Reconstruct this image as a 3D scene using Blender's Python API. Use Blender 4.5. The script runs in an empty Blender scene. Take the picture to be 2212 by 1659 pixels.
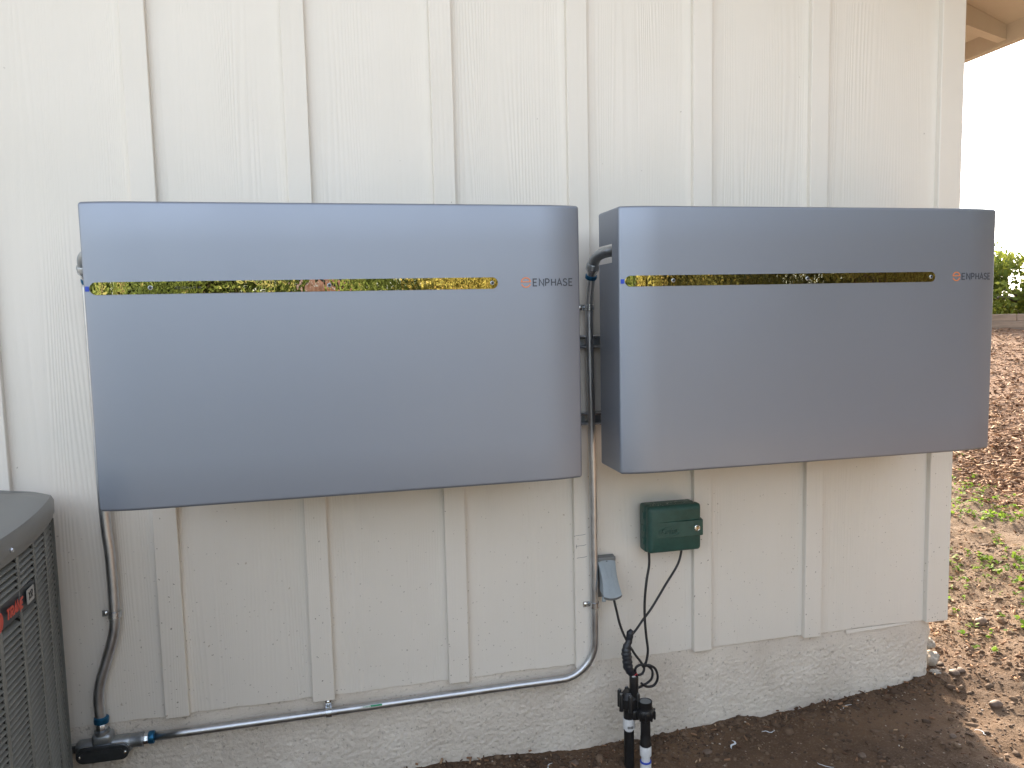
import bpy, bmesh, math, random
import numpy as np
from mathutils import Vector, Matrix, Euler
random.seed(7); rng = np.random.default_rng(11)
R = math.radians
scene = bpy.context.scene
COL = scene.collection

# ------------------------------------------------------------------ camera
cd = bpy.data.cameras.new('camera'); cam = bpy.data.objects.new('camera', cd); COL.objects.link(cam)
cd.sensor_fit = 'HORIZONTAL'; cd.sensor_width = 36.0; cd.lens = 36.0 * 1670.25 / 2212.0
cd.clip_start = 0.02; cd.clip_end = 2000
_r = Vector((0.97489146, -0.22153405, -0.02256783)); _u = Vector((0.04243732, 0.0853444, 0.99544734)); _f = Vector((0.21859945, 0.97141083, -0.09260284))
M = Matrix.Identity(4)
for i in range(3):
    M[i][0] = _r[i]; M[i][1] = _u[i]; M[i][2] = -_f[i]
M[0][3], M[1][3], M[2][3] = 0.520, -2.2848, 0.9291
cam.matrix_world = M
scene.camera = cam

# ------------------------------------------------------------------ sky, sun, exposure
SUN_EL, SUN_DIR = R(24.0), (0.36, 1.0)
w = bpy.data.worlds.new('World'); scene.world = w; w.use_nodes = True
wn = w.node_tree.nodes; wl = w.node_tree.links
sky = wn.new('ShaderNodeTexSky'); sky.sky_type = 'NISHITA'; sky.sun_disc = False
sky.sun_elevation = SUN_EL; sky.sun_rotation = math.atan2(SUN_DIR[0], SUN_DIR[1])
sky.air_density = 1.0; sky.dust_density = 2.0; sky.ozone_density = 1.0
hs = wn.new('ShaderNodeHueSaturation'); hs.inputs['Saturation'].default_value = 0.42
bg = wn['Background']; bg.inputs['Strength'].default_value = 0.15
wl.new(sky.outputs[0], hs.inputs['Color']); wl.new(hs.outputs[0], bg.inputs['Color'])
sd = bpy.data.lights.new('sun', 'SUN'); sd.energy = 3.2; sd.angle = R(2.5); sd.color = (1.0, 0.80, 0.58)
sun = bpy.data.objects.new('sun', sd); COL.objects.link(sun)
_n = Vector((SUN_DIR[0], SUN_DIR[1], 0)).normalized()
to_sun = Vector((_n.x * math.cos(SUN_EL), _n.y * math.cos(SUN_EL), math.sin(SUN_EL)))
sun.rotation_euler = to_sun.to_track_quat('Z', 'Y').to_euler()
sun.location = to_sun * 30
vs = scene.view_settings
vs.view_transform = 'Standard'; vs.look = 'None'; vs.gamma = 1.0; vs.use_curve_mapping = False
vs.exposure = 2.17
try:
    scene.cycles.max_bounces = 8; scene.cycles.diffuse_bounces = 4; scene.cycles.use_denoising = True
except Exception: pass

# ------------------------------------------------------------------ helpers
WL = {}
def origin(o): return Vector(WL.get(o.name, (0, 0, 0))) if o else Vector((0, 0, 0))
def tag(o, label=None, cat=None, group=None, kind=None):
    if label: o['label'] = label
    if cat: o['category'] = cat
    if group: o['group'] = group
    if kind: o['kind'] = kind
    return o
def thing(name, loc, label, cat, group=None):
    o = bpy.data.objects.new(name, None); COL.objects.link(o); o.location = loc; o.empty_display_size = 0.05
    WL[o.name] = tuple(loc)
    return tag(o, label, cat, group)
def link(name, me, mat, parent=None, loc=None):
    o = bpy.data.objects.new(name, me); COL.objects.link(o)
    if mat is not None:
        me.materials.clear(); me.materials.append(mat)
    if parent:
        o.parent = parent; WL[o.name] = tuple(origin(parent))
    return o
def mesh_obj(name, verts, faces, mat, parent=None, smooth=False, auto=None, base=None):
    """verts in world coordinates; stored relative to the thing's base"""
    L = origin(parent) if parent else Vector(base or (0, 0, 0))
    me = bpy.data.meshes.new(name)
    V = np.asarray(verts, dtype=float) - np.array(L)
    me.from_pydata(V.tolist(), [], [list(f) for f in faces])
    me.update()
    bm = bmesh.new(); bm.from_mesh(me); bmesh.ops.recalc_face_normals(bm, faces=bm.faces); bm.to_mesh(me); bm.free()
    if smooth or auto:
        me.polygons.foreach_set('use_smooth', [True] * len(me.polygons))
        if auto: 
            try: me.set_sharp_from_angle(angle=R(auto))
            except Exception: pass
    o = link(name, me, mat, parent)
    if not parent:
        o.location = L; WL[o.name] = tuple(L)
    return o
class MB:
    def __init__(s): s.v = []; s.f = []
    def add(s, v, f):
        n = len(s.v); s.v += [tuple(a) for a in v]; s.f += [tuple(i + n for i in q) for q in f]; return s
    def box(s, x0, x1, y0, y1, z0, z1, bev=0.0, seg=2, mat=None):
        bm = bmesh.new(); bmesh.ops.create_cube(bm, size=1)
        for v in bm.verts:
            v.co = Vector(((x0 + x1) / 2 + v.co.x * (x1 - x0), (y0 + y1) / 2 + v.co.y * (y1 - y0), (z0 + z1) / 2 + v.co.z * (z1 - z0)))
        if bev > 0: bmesh.ops.bevel(bm, geom=list(bm.edges) + list(bm.verts), offset=bev, segments=seg, profile=0.5, affect='EDGES')
        if mat is not None:
            for v in bm.verts: v.co = mat @ v.co
        bm.verts.index_update()
        s.add([v.co[:] for v in bm.verts], [[v.index for v in f.verts] for f in bm.faces]); bm.free(); return s
    def tube(s, path, r, seg=14, caps=True):
        P = [Vector(p) for p in path]; n = len(P)
        rr = r if hasattr(r, '__len__') else [r] * n
        T = [(P[min(i + 1, n - 1)] - P[max(i - 1, 0)]).normalized() for i in range(n)]
        a = T[0].orthogonal().normalized(); base = len(s.v)
        for i in range(n):
            a = (a - T[i] * a.dot(T[i])).normalized(); b = T[i].cross(a)
            for k in range(seg):
                t = 2 * math.pi * k / seg; s.v.append(tuple(P[i] + (a * math.cos(t) + b * math.sin(t)) * rr[i]))
        for i in range(n - 1):
            for k in range(seg):
                k2 = (k + 1) % seg; s.f.append((base + i * seg + k, base + i * seg + k2, base + (i + 1) * seg + k2, base + (i + 1) * seg + k))
        if caps:
            s.f.append(tuple(base + k for k in range(seg - 1, -1, -1))); s.f.append(tuple(base + (n - 1) * seg + k for k in range(seg)))
        return s
    def lathe(s, prof, c, axis=(0, 0, 1), seg=24):
        """prof: (radius, height) along axis from point c"""
        ax = Vector(axis).normalized(); c = Vector(c)
        return s.tube([c + ax * h for _, h in prof], [max(rad, 1e-4) for rad, _ in prof], seg) if False else s._lathe(prof, c, ax, seg)
    def _lathe(s, prof, c, ax, seg):
        a = ax.orthogonal().normalized(); b = ax.cross(a); base = len(s.v); n = len(prof)
        for rad, h in prof:
            for k in range(seg):
                t = 2 * math.pi * k / seg; s.v.append(tuple(c + ax * h + (a * math.cos(t) + b * math.sin(t)) * rad))
        for i in range(n - 1):
            for k in range(seg):
                k2 = (k + 1) % seg; s.f.append((base + i * seg + k, base + i * seg + k2, base + (i + 1) * seg + k2, base + (i + 1) * seg + k))
        s.f.append(tuple(base + k for k in range(seg - 1, -1, -1))); s.f.append(tuple(base + (n - 1) * seg + k for k in range(seg)))
        return s
    def prism(s, poly, y0, y1, fn=None):
        """poly in (x,z), extruded along y from y0 to y1"""
        n = len(poly); v = [(x, y0, z) for x, z in poly] + [(x, y1, z) for x, z in poly]
        if fn: v = [fn(*p) for p in v]
        f = [tuple(range(n)), tuple(range(2 * n - 1, n - 1, -1))] + [(i, (i + 1) % n, n + (i + 1) % n, n + i) for i in range(n)]
        return s.add(v, f)
    def build(s, name, mat, parent=None, smooth=False, auto=None, base=None):
        return mesh_obj(name, s.v, s.f, mat, parent, smooth, auto, base)
def spline(pts, n=10):
    P = [Vector(p) for p in pts]; out = []
    for i in range(len(P) - 1):
        p0, p1, p2, p3 = P[max(i - 1, 0)], P[i], P[i + 1], P[min(i + 2, len(P) - 1)]
        for k in range(n):
            t = k / n
            out.append(0.5 * ((2 * p1) + (p2 - p0) * t + (2 * p0 - 5 * p1 + 4 * p2 - p3) * t * t + (3 * p1 - p0 - 3 * p2 + p3) * t ** 3))
    out.append(P[-1]); return out
def rrect(x0, x1, z0, z1, r, seg=5):
    out = []
    for cx, cz, a0 in ((x1 - r, z0 + r, -90), (x1 - r, z1 - r, 0), (x0 + r, z1 - r, 90), (x0 + r, z0 + r, 180)):
        for k in range(seg + 1):
            a = R(a0 + 90 * k / seg); out.append((cx + r * math.cos(a), cz + r * math.sin(a)))
    return out
def _hash(ix, iy, seed):
    h = (ix.astype(np.int64) * 374761393 + iy.astype(np.int64) * 668265263 + seed * 144665) & 0xffffffff
    h = ((h ^ (h >> 13)) * 1274126177) & 0xffffffff
    return ((h ^ (h >> 16)) & 0xffff) / 65535.0
def vnoise(x, y, seed=0):
    ix = np.floor(x); iy = np.floor(y); fx = x - ix; fy = y - iy
    fx = fx * fx * (3 - 2 * fx); fy = fy * fy * (3 - 2 * fy)
    a = _hash(ix, iy, seed); b = _hash(ix + 1, iy, seed); c = _hash(ix, iy + 1, seed); d = _hash(ix + 1, iy + 1, seed)
    return (a * (1 - fx) + b * fx) * (1 - fy) + (c * (1 - fx) + d * fx) * fy
def fbm(x, y, oct=4, seed=0):
    t = 0; a = 0.5
    for o in range(oct):
        t = t + a * vnoise(x * 2 ** o, y * 2 ** o, seed + o); a *= 0.5
    return t

# ------------------------------------------------------------------ materials
MATS = {}
def nt(name):
    m = bpy.data.materials.new(name); m.use_nodes = True; MATS[name] = m
    return m, m.node_tree.nodes, m.node_tree.links, m.node_tree.nodes['Principled BSDF']
def simple(name, col, rough=0.5, metal=0.0, var=0.0, scale=20, bump=0.0, bscale=200, coat=0.0, rvar=0.0, stretch=(1, 1, 1)):
    m, N, L, B = nt(name)
    B.inputs['Base Color'].default_value = (*col, 1); B.inputs['Roughness'].default_value = rough; B.inputs['Metallic'].default_value = metal
    if coat: B.inputs['Coat Weight'].default_value = coat; B.inputs['Coat Roughness'].default_value = 0.12
    tc = N.new('ShaderNodeTexCoord'); mp = N.new('ShaderNodeMapping'); mp.inputs['Scale'].default_value = stretch
    L.new(tc.outputs['Object'], mp.inputs['Vector'])
    if var or rvar:
        n = N.new('ShaderNodeTexNoise'); n.inputs['Scale'].default_value = scale; n.inputs['Detail'].default_value = 6; n.inputs['Roughness'].default_value = 0.65
        L.new(mp.outputs[0], n.inputs['Vector'])
        if var:
            cr = N.new('ShaderNodeValToRGB'); cr.color_ramp.elements[0].position = 0.3; cr.color_ramp.elements[1].position = 0.7
            cr.color_ramp.elements[0].color = (*[c * (1 - var) for c in col], 1); cr.color_ramp.elements[1].color = (*[min(1, c * (1 + var)) for c in col], 1)
            L.new(n.outputs['Fac'], cr.inputs[0]); L.new(cr.outputs[0], B.inputs['Base Color'])
        if rvar:
            mr = N.new('ShaderNodeMapRange'); mr.inputs[3].default_value = max(0.02, rough - rvar); mr.inputs[4].default_value = rough + rvar; mr.inputs[1].default_value = 0.3; mr.inputs[2].default_value = 0.7
            L.new(n.outputs['Fac'], mr.inputs[0]); L.new(mr.outputs[0], B.inputs['Roughness'])
    if bump:
        n2 = N.new('ShaderNodeTexNoise'); n2.inputs['Scale'].default_value = bscale; n2.inputs['Detail'].default_value = 4
        L.new(mp.outputs[0], n2.inputs['Vector'])
        b = N.new('ShaderNodeBump'); b.inputs['Strength'].default_value = bump; b.inputs['Distance'].default_value = 0.002
        L.new(n2.outputs['Fac'], b.inputs['Height']); L.new(b.outputs[0], B.inputs['Normal'])
    return m

def siding_material(name, grain=1.0):
    m, N, L, B = nt(name)
    tc = N.new('ShaderNodeTexCoord'); oi = N.new('ShaderNodeObjectInfo')
    ad = N.new('ShaderNodeVectorMath'); ad.operation = 'ADD'
    sc_ = N.new('ShaderNodeVectorMath'); sc_.operation = 'SCALE'; sc_.inputs['Scale'].default_value = 37.0
    cx = N.new('ShaderNodeCombineXYZ'); L.new(oi.outputs['Random'], cx.inputs[0]); L.new(oi.outputs['Random'], cx.inputs[2])
    L.new(cx.outputs[0], sc_.inputs[0]); L.new(tc.outputs['Object'], ad.inputs[0]); L.new(sc_.outputs[0], ad.inputs[1])
    # embossed cedar grain: bands of height stretched along z
    mp = N.new('ShaderNodeMapping'); mp.inputs['Scale'].default_value = (1, 1, 0.045); L.new(ad.outputs[0], mp.inputs['Vector'])
    n1 = N.new('ShaderNodeTexNoise'); n1.inputs['Scale'].default_value = 9; n1.inputs['Detail'].default_value = 1; L.new(mp.outputs[0], n1.inputs['Vector'])
    wv = N.new('ShaderNodeMath'); wv.operation = 'MULTIPLY'; wv.inputs[1].default_value = 95.0
    sx = N.new('ShaderNodeSeparateXYZ'); L.new(ad.outputs[0], sx.inputs[0])
    mx = N.new('ShaderNodeMath'); mx.operation = 'MULTIPLY_ADD'; mx.inputs[1].default_value = 560.0; L.new(sx.outputs[0], mx.inputs[0])
    L.new(n1.outputs['Fac'], wv.inputs[0]); L.new(wv.outputs[0], mx.inputs[2])
    sn = N.new('ShaderNodeMath'); sn.operation = 'SINE'; L.new(mx.outputs[0], sn.inputs[0])
    # where the grain is strong
    mp2 = N.new('ShaderNodeMapping'); mp2.inputs['Scale'].default_value = (1, 1, 0.16); L.new(ad.outputs[0], mp2.inputs['Vector'])
    n2 = N.new('ShaderNodeTexNoise'); n2.inputs['Scale'].default_value = 7; n2.inputs['Detail'].default_value = 2; L.new(mp2.outputs[0], n2.inputs['Vector'])
    mr = N.new('ShaderNodeMapRange'); mr.inputs[1].default_value = 0.42; mr.inputs[2].default_value = 0.68; mr.inputs[3].default_value = 0.12; L.new(n2.outputs['Fac'], mr.inputs[0])
    g = N.new('ShaderNodeMath'); g.operation = 'MULTIPLY'; L.new(sn.outputs[0], g.inputs[0]); L.new(mr.outputs[0], g.inputs[1])
    mp3 = N.new('ShaderNodeMapping'); mp3.inputs['Scale'].default_value = (1, 1, 0.02); L.new(ad.outputs[0], mp3.inputs['Vector'])
    n3 = N.new('ShaderNodeTexNoise'); n3.inputs['Scale'].default_value = 260; n3.inputs['Detail'].default_value = 3; L.new(mp3.outputs[0], n3.inputs['Vector'])
    n4 = N.new('ShaderNodeTexNoise'); n4.inputs['Scale'].default_value = 330; n4.inputs['Detail'].default_value = 3; L.new(tc.outputs['Object'], n4.inputs['Vector'])
    s1 = N.new('ShaderNodeMath'); s1.operation = 'MULTIPLY_ADD'; s1.inputs[1].default_value = 0.9; L.new(n3.outputs['Fac'], s1.inputs[0]); L.new(g.outputs[0], s1.inputs[2])
    s2 = N.new('ShaderNodeMath'); s2.operation = 'MULTIPLY_ADD'; s2.inputs[1].default_value = 0.5; L.new(n4.outputs['Fac'], s2.inputs[0]); L.new(s1.outputs[0], s2.inputs[2])
    b = N.new('ShaderNodeBump'); b.inputs['Strength'].default_value = 0.22 * grain; b.inputs['Distance'].default_value = 0.0022
    L.new(s2.outputs[0], b.inputs['Height']); L.new(b.outputs[0], B.inputs['Normal'])
    # paint colour with faint large patches, splashed dirt specks near the ground
    n5 = N.new('ShaderNodeTexNoise'); n5.inputs['Scale'].default_value = 2.2; n5.inputs['Detail'].default_value = 5; L.new(ad.outputs[0], n5.inputs['Vector'])
    cr = N.new('ShaderNodeValToRGB'); cr.color_ramp.elements[0].position = 0.3; cr.color_ramp.elements[1].position = 0.7
    cr.color_ramp.elements[0].color = (0.735, 0.69, 0.62, 1); cr.color_ramp.elements[1].color = (0.775, 0.73, 0.665, 1)
    L.new(n5.outputs['Fac'], cr.inputs[0])
    vo = N.new('ShaderNodeTexVoronoi'); vo.inputs['Scale'].default_value = 85; vo.inputs['Randomness'].default_value = 1.0
    mpv = N.new('ShaderNodeMapping'); mpv.inputs['Scale'].default_value = (1, 1, 0.8)
    nd = N.new('ShaderNodeTexNoise'); nd.inputs['Scale'].default_value = 120; vmix = N.new('ShaderNodeVectorMath'); vmix.operation = 'MULTIPLY_ADD'; vmix.inputs[1].default_value = (0.01, 0.01, 0.01)
    L.new(ad.outputs[0], nd.inputs['Vector']); L.new(nd.outputs['Color'], vmix.inputs[0]); L.new(ad.outputs[0], vmix.inputs[2]); L.new(vmix.outputs[0], vo.inputs['Vector'])
    ls = N.new('ShaderNodeMath'); ls.operation = 'LESS_THAN'; ls.inputs[1].default_value = 0.16; L.new(vo.outputs['Distance'], ls.inputs[0])
    sc2 = N.new('ShaderNodeSeparateColor'); L.new(vo.outputs['Color'], sc2.inputs[0])
    geo = N.new('ShaderNodeNewGeometry'); sz = N.new('ShaderNodeSeparateXYZ'); L.new(geo.outputs['Position'], sz.inputs[0])
    dz = N.new('ShaderNodeMapRange'); dz.inputs[1].default_value = -0.2; dz.inputs[2].default_value = 0.45; dz.inputs[3].default_value = 0.42; dz.inputs[4].default_value = 0.004; L.new(sz.outputs[2], dz.inputs[0])
    lt = N.new('ShaderNodeMath'); lt.operation = 'LESS_THAN'; L.new(sc2.outputs[0], lt.inputs[0]); L.new(dz.outputs[0], lt.inputs[1])
    mm = N.new('ShaderNodeMath'); mm.operation = 'MULTIPLY'; L.new(ls.outputs[0], mm.inputs[0]); L.new(lt.outputs[0], mm.inputs[1])
    am = N.new('ShaderNodeMath'); am.operation = 'MULTIPLY'; L.new(mm.outputs[0], am.inputs[0]); L.new(sc2.outputs[1], am.inputs[1])
    mix = N.new('ShaderNodeMixRGB'); mix.inputs[2].default_value = (0.22, 0.18, 0.14, 1); L.new(am.outputs[0], mix.inputs[0]); L.new(cr.outputs[0], mix.inputs[1])
    # sparse larger mud spots
    vo2 = N.new('ShaderNodeTexVoronoi'); vo2.inputs['Scale'].default_value = 26; L.new(vmix.outputs[0], vo2.inputs['Vector'])
    l2 = N.new('ShaderNodeMath'); l2.operation = 'LESS_THAN'; l2.inputs[1].default_value = 0.075; L.new(vo2.outputs['Distance'], l2.inputs[0])
    s3 = N.new('ShaderNodeSeparateColor'); L.new(vo2.outputs['Color'], s3.inputs[0])
    d2 = N.new('ShaderNodeMapRange'); d2.inputs[1].default_value = -0.2; d2.inputs[2].default_value = 0.4; d2.inputs[3].default_value = 0.16; d2.inputs[4].default_value = 0.0; L.new(sz.outputs[2], d2.inputs[0])
    l3 = N.new('ShaderNodeMath'); l3.operation = 'LESS_THAN'; L.new(s3.outputs[0], l3.inputs[0]); L.new(d2.outputs[0], l3.inputs[1])
    m3 = N.new('ShaderNodeMath'); m3.operation = 'MULTIPLY'; L.new(l2.outputs[0], m3.inputs[0]); L.new(l3.outputs[0], m3.inputs[1])
    m4 = N.new('ShaderNodeMath'); m4.operation = 'MULTIPLY'; m4.inputs[1].default_value = 0.55; L.new(m3.outputs[0], m4.inputs[0])
    mix2 = N.new('ShaderNodeMixRGB'); mix2.inputs[2].default_value = (0.36, 0.28, 0.19, 1); L.new(m4.outputs[0], mix2.inputs[0]); L.new(mix.outputs[0], mix2.inputs[1])
    L.new(mix2.outputs[0], B.inputs['Base Color']); B.inputs['Roughness'].default_value = 0.55
    return m
siding_material('siding'); siding_material('trim_paint', 0.55)

def stucco_material():
    m, N, L, B = nt('stucco')
    tc = N.new('ShaderNodeTexCoord')
    n = N.new('ShaderNodeTexNoise'); n.inputs['Scale'].default_value = 170; n.inputs['Detail'].default_value = 6; n.inputs['Roughness'].default_value = 0.6; L.new(tc.outputs['Object'], n.inputs['Vector'])
    b = N.new('ShaderNodeBump'); b.inputs['Strength'].default_value = 0.95; b.inputs['Distance'].default_value = 0.003; L.new(n.outputs['Fac'], b.inputs['Height']); L.new(b.outputs[0], B.inputs['Normal'])
    n2 = N.new('ShaderNodeTexNoise'); n2.inputs['Scale'].default_value = 5; n2.inputs['Detail'].default_value = 8; L.new(tc.outputs['Object'], n2.inputs['Vector'])
    cr = N.new('ShaderNodeValToRGB'); cr.color_ramp.elements[0].position = 0.3; cr.color_ramp.elements[1].position = 0.72
    cr.color_ramp.elements[0].color = (0.64, 0.575, 0.50, 1); cr.color_ramp.elements[1].color = (0.78, 0.72, 0.64, 1); L.new(n2.outputs['Fac'], cr.inputs[0])
    # dirt caught in the pits and splashed specks
    n3 = N.new('ShaderNodeTexNoise'); n3.inputs['Scale'].default_value = 95; n3.inputs['Detail'].default_value = 5; L.new(tc.outputs['Object'], n3.inputs['Vector'])
    mr = N.new('ShaderNodeMapRange'); mr.inputs[1].default_value = 0.60; mr.inputs[2].default_value = 0.72; mr.inputs[4].default_value = 0.55; L.new(n3.outputs['Fac'], mr.inputs[0])
    mix = N.new('ShaderNodeMixRGB'); mix.inputs[2].default_value = (0.24, 0.20, 0.16, 1); L.new(mr.outputs[0], mix.inputs[0]); L.new(cr.outputs[0], mix.inputs[1])
    # damp soil line where the wall meets the dirt
    L.new(mix.outputs[0], B.inputs['Base Color']); B.inputs['Roughness'].default_value = 0.85
stucco_material()

def silver_material():
    m, N, L, B = nt('silver_paint')
    tc = N.new('ShaderNodeTexCoord'); n = N.new('ShaderNodeTexNoise'); n.inputs['Scale'].default_value = 2400; n.inputs['Detail'].default_value = 1; L.new(tc.outputs['Object'], n.inputs['Vector'])
    b = N.new('ShaderNodeBump'); b.inputs['Strength'].default_value = 0.05; b.inputs['Distance'].default_value = 0.0004; L.new(n.outputs['Fac'], b.inputs['Height']); L.new(b.outputs[0], B.inputs['Normal'])
    n2 = N.new('ShaderNodeTexNoise'); n2.inputs['Scale'].default_value = 3; n2.inputs['Detail'].default_value = 5; L.new(tc.outputs['Object'], n2.inputs['Vector'])
    mr = N.new('ShaderNodeMapRange'); mr.inputs[1].default_value = 0.3; mr.inputs[2].default_value = 0.7; mr.inputs[3].default_value = 0.44; mr.inputs[4].default_value = 0.50; L.new(n2.outputs['Fac'], mr.inputs[0]); L.new(mr.outputs[0], B.inputs['Roughness'])
    B.inputs['Base Color'].default_value = (0.262, 0.292, 0.352, 1); B.inputs['Metallic'].default_value = 0.66
    B.inputs['Coat Weight'].default_value = 0.15; B.inputs['Coat Roughness'].default_value = 0.30
silver_material()
def mirror_material():
    m, N, L, B = nt('mirror_film')
    tc = N.new('ShaderNodeTexCoord'); mp = N.new('ShaderNodeMapping'); mp.inputs['Scale'].default_value = (1, 1, 0.7); L.new(tc.outputs['Object'], mp.inputs['Vector'])
    n = N.new('ShaderNodeTexNoise'); n.inputs['Scale'].default_value = 62; n.inputs['Detail'].default_value = 1; L.new(mp.outputs[0], n.inputs['Vector'])
    b = N.new('ShaderNodeBump'); b.inputs['Strength'].default_value = 0.55; b.inputs['Distance'].default_value = 0.0007; L.new(n.outputs['Fac'], b.inputs['Height']); L.new(b.outputs[0], B.inputs['Normal'])
    B.inputs['Base Color'].default_value = (0.80, 0.765, 0.63, 1); B.inputs['Metallic'].default_value = 1; B.inputs['Roughness'].default_value = 0.02
mirror_material()
simple('chassis', (0.45, 0.46, 0.48), 0.5, 0.0)
simple('orange_print', (0.72, 0.22, 0.07), 0.5); simple('grey_print', (0.055, 0.065, 0.085), 0.5); simple('black_print', (0.02, 0.02, 0.02), 0.5)
simple('blue_tab', (0.01, 0.05, 0.42), 0.4); simple('dark_hole', (0.02, 0.022, 0.028), 0.4)
simple('conduit', (0.58, 0.60, 0.63), 0.38, 1.0, 0.12, 30, 0.10, 90, rvar=0.08, stretch=(1, 1, 1))
simple('zinc', (0.62, 0.65, 0.69), 0.24, 1.0, 0.08, 60, 0.05, 120)
simple('dark_zinc', (0.42, 0.45, 0.48), 0.45, 1.0, 0.15, 40, 0.25, 160)
simple('blue_zinc', (0.02, 0.13, 0.26), 0.3, 0.7); simple('dark_gasket', (0.06, 0.065, 0.07), 0.38, 0.6, 0.2, 50)
simple('strut', (0.66, 0.68, 0.70), 0.32, 1.0, 0.12, 40)
simple('green_plastic', (0.024, 0.078, 0.064), 0.45, 0, 0.18, 40, 0.12, 400); simple('dust', (0.5, 0.48, 0.43), 0.9)
simple('grey_plastic', (0.30, 0.345, 0.375), 0.45, 0, 0.06, 30); simple('grey_plastic_dark', (0.17, 0.18, 0.185), 0.5); simple('black_plastic', (0.014, 0.014, 0.015), 0.38, 0, 0.35, 50, 0.1, 200)
simple('rubber', (0.018, 0.018, 0.02), 0.5, 0, 0.3, 60); simple('tape', (0.020, 0.023, 0.03), 0.36, 0, 0.35, 60, 0.5, 130); simple('red_wire', (0.55, 0.03, 0.05), 0.4)
simple('white_pvc', (0.74, 0.75, 0.76), 0.4, 0, 0.08, 60); simple('blue_primer', (0.03, 0.08, 0.5), 0.4); simple('chrome', (0.75, 0.74, 0.70), 0.18, 1.0); simple('brass', (0.35, 0.27, 0.15), 0.35, 1.0)
simple('ac_paint', (0.205, 0.212, 0.20), 0.42, 0, 0.16, 12, 0.08, 300); simple('ac_top', (0.20, 0.205, 0.20), 0.34, 0, 0.14, 6, 0.05, 200, rvar=0.08); simple('ac_dark', (0.012, 0.012, 0.013), 0.7)
simple('ac_plate', (0.035, 0.042, 0.05), 0.4); simple('red_print', (0.62, 0.075, 0.045), 0.45); simple('silver_badge', (0.5, 0.5, 0.49), 0.4, 0.3)
simple('eave_paint', (0.50, 0.40, 0.29), 0.6, 0, 0.05, 8, 0.1, 90); simple('roof', (0.12, 0.10, 0.09), 0.9)
simple('timber', (0.28, 0.215, 0.165), 0.85, 0, 0.3, 9, 0.4, 60, stretch=(0.3, 0.3, 2)); simple('bark', (0.10, 0.075, 0.055), 0.9, 0, 0.35, 14, 0.6, 40)
simple('stone', (0.15, 0.105, 0.078), 0.7, 0, 0.4, 30, 0.3, 120); simple('concrete_chunk', (0.42, 0.38, 0.33), 0.9, 0, 0.25, 40, 0.6, 100)
simple('plastic_white', (0.70, 0.75, 0.80), 0.4); simple('green_sticker', (0.01, 0.26, 0.11), 0.4); simple('white_sticker', (0.7, 0.72, 0.70), 0.4)
simple('skin', (0.48, 0.25, 0.18), 0.5, 0, 0.08, 30); simple('hair', (0.03, 0.022, 0.018), 0.6); simple('shirt', (0.16, 0.17, 0.19), 0.85); simple('trousers', (0.04, 0.05, 0.075), 0.85); simple('eye_white', (0.75, 0.73, 0.7), 0.3)
def leaf_material(name, c1, c2, trans=0.45, c3=None):
    m, N, L, B = nt(name)
    at = N.new('ShaderNodeAttribute'); at.attribute_name = 'rnd'
    cr = N.new('ShaderNodeValToRGB'); cr.color_ramp.elements[0].color = (*c1, 1); cr.color_ramp.elements[1].color = (*c2, 1); L.new(at.outputs['Fac'], cr.inputs[0])
    if c3:
        cr.color_ramp.elements[1].position = 0.72; e = cr.color_ramp.elements.new(1.0); e.color = (*c3, 1)
    L.new(cr.outputs[0], B.inputs['Base Color']); B.inputs['Roughness'].default_value = 0.65; B.inputs['Specular IOR Level'].default_value = 0.2
    tr = N.new('ShaderNodeBsdfTranslucent'); L.new(cr.outputs[0], tr.inputs['Color'])
    mx = N.new('ShaderNodeMixShader'); mx.inputs[0].default_value = trans
    L.new(B.outputs[0], mx.inputs[1]); L.new(tr.outputs[0], mx.inputs[2]); L.new(mx.outputs[0], N['Material Output'].inputs['Surface'])
leaf_material('leaf_green', (0.018, 0.035, 0.012), (0.12, 0.16, 0.04), 0.3, (0.30, 0.24, 0.13)); leaf_material('leaf_bright', (0.06, 0.10, 0.02), (0.28, 0.30, 0.05), 0.5); leaf_material('leaf_olive', (0.05, 0.055, 0.02), (0.26, 0.235, 0.06), 0.3, (0.42, 0.30, 0.12)); leaf_material('weed_leaf', (0.10, 0.20, 0.02), (0.26, 0.38, 0.05), 0.5)
def attr_material(name, stops, rough=0.85, bump=0.4, bscale=250):
    m, N, L, B = nt(name)
    at = N.new('ShaderNodeAttribute'); at.attribute_name = 'rnd'; cr = N.new('ShaderNodeValToRGB')
    el = cr.color_ramp.elements
    while len(el) < len(stops): el.new(0.5)
    for e, (p, c) in zip(el, stops): e.position = p; e.color = (*c, 1)
    L.new(at.outputs['Fac'], cr.inputs[0]); L.new(cr.outputs[0], B.inputs['Base Color']); B.inputs['Roughness'].default_value = rough
    tc = N.new('ShaderNodeTexCoord'); n = N.new('ShaderNodeTexNoise'); n.inputs['Scale'].default_value = bscale; L.new(tc.outputs['Object'], n.inputs['Vector'])
    b = N.new('ShaderNodeBump'); b.inputs['Strength'].default_value = bump; b.inputs['Distance'].default_value = 0.002; L.new(n.outputs['Fac'], b.inputs['Height']); L.new(b.outputs[0], B.inputs['Normal'])
attr_material('clods', [(0.0, (0.06, 0.036, 0.022)), (0.5, (0.125, 0.078, 0.048)), (0.78, (0.20, 0.135, 0.088)), (0.92, (0.30, 0.23, 0.17)), (1.0, (0.60, 0.55, 0.49))])
attr_material('mulch', [(0.0, (0.07, 0.036, 0.02)), (0.4, (0.21, 0.11, 0.06)), (0.8, (0.36, 0.21, 0.12)), (1.0, (0.50, 0.36, 0.23))])
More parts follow.
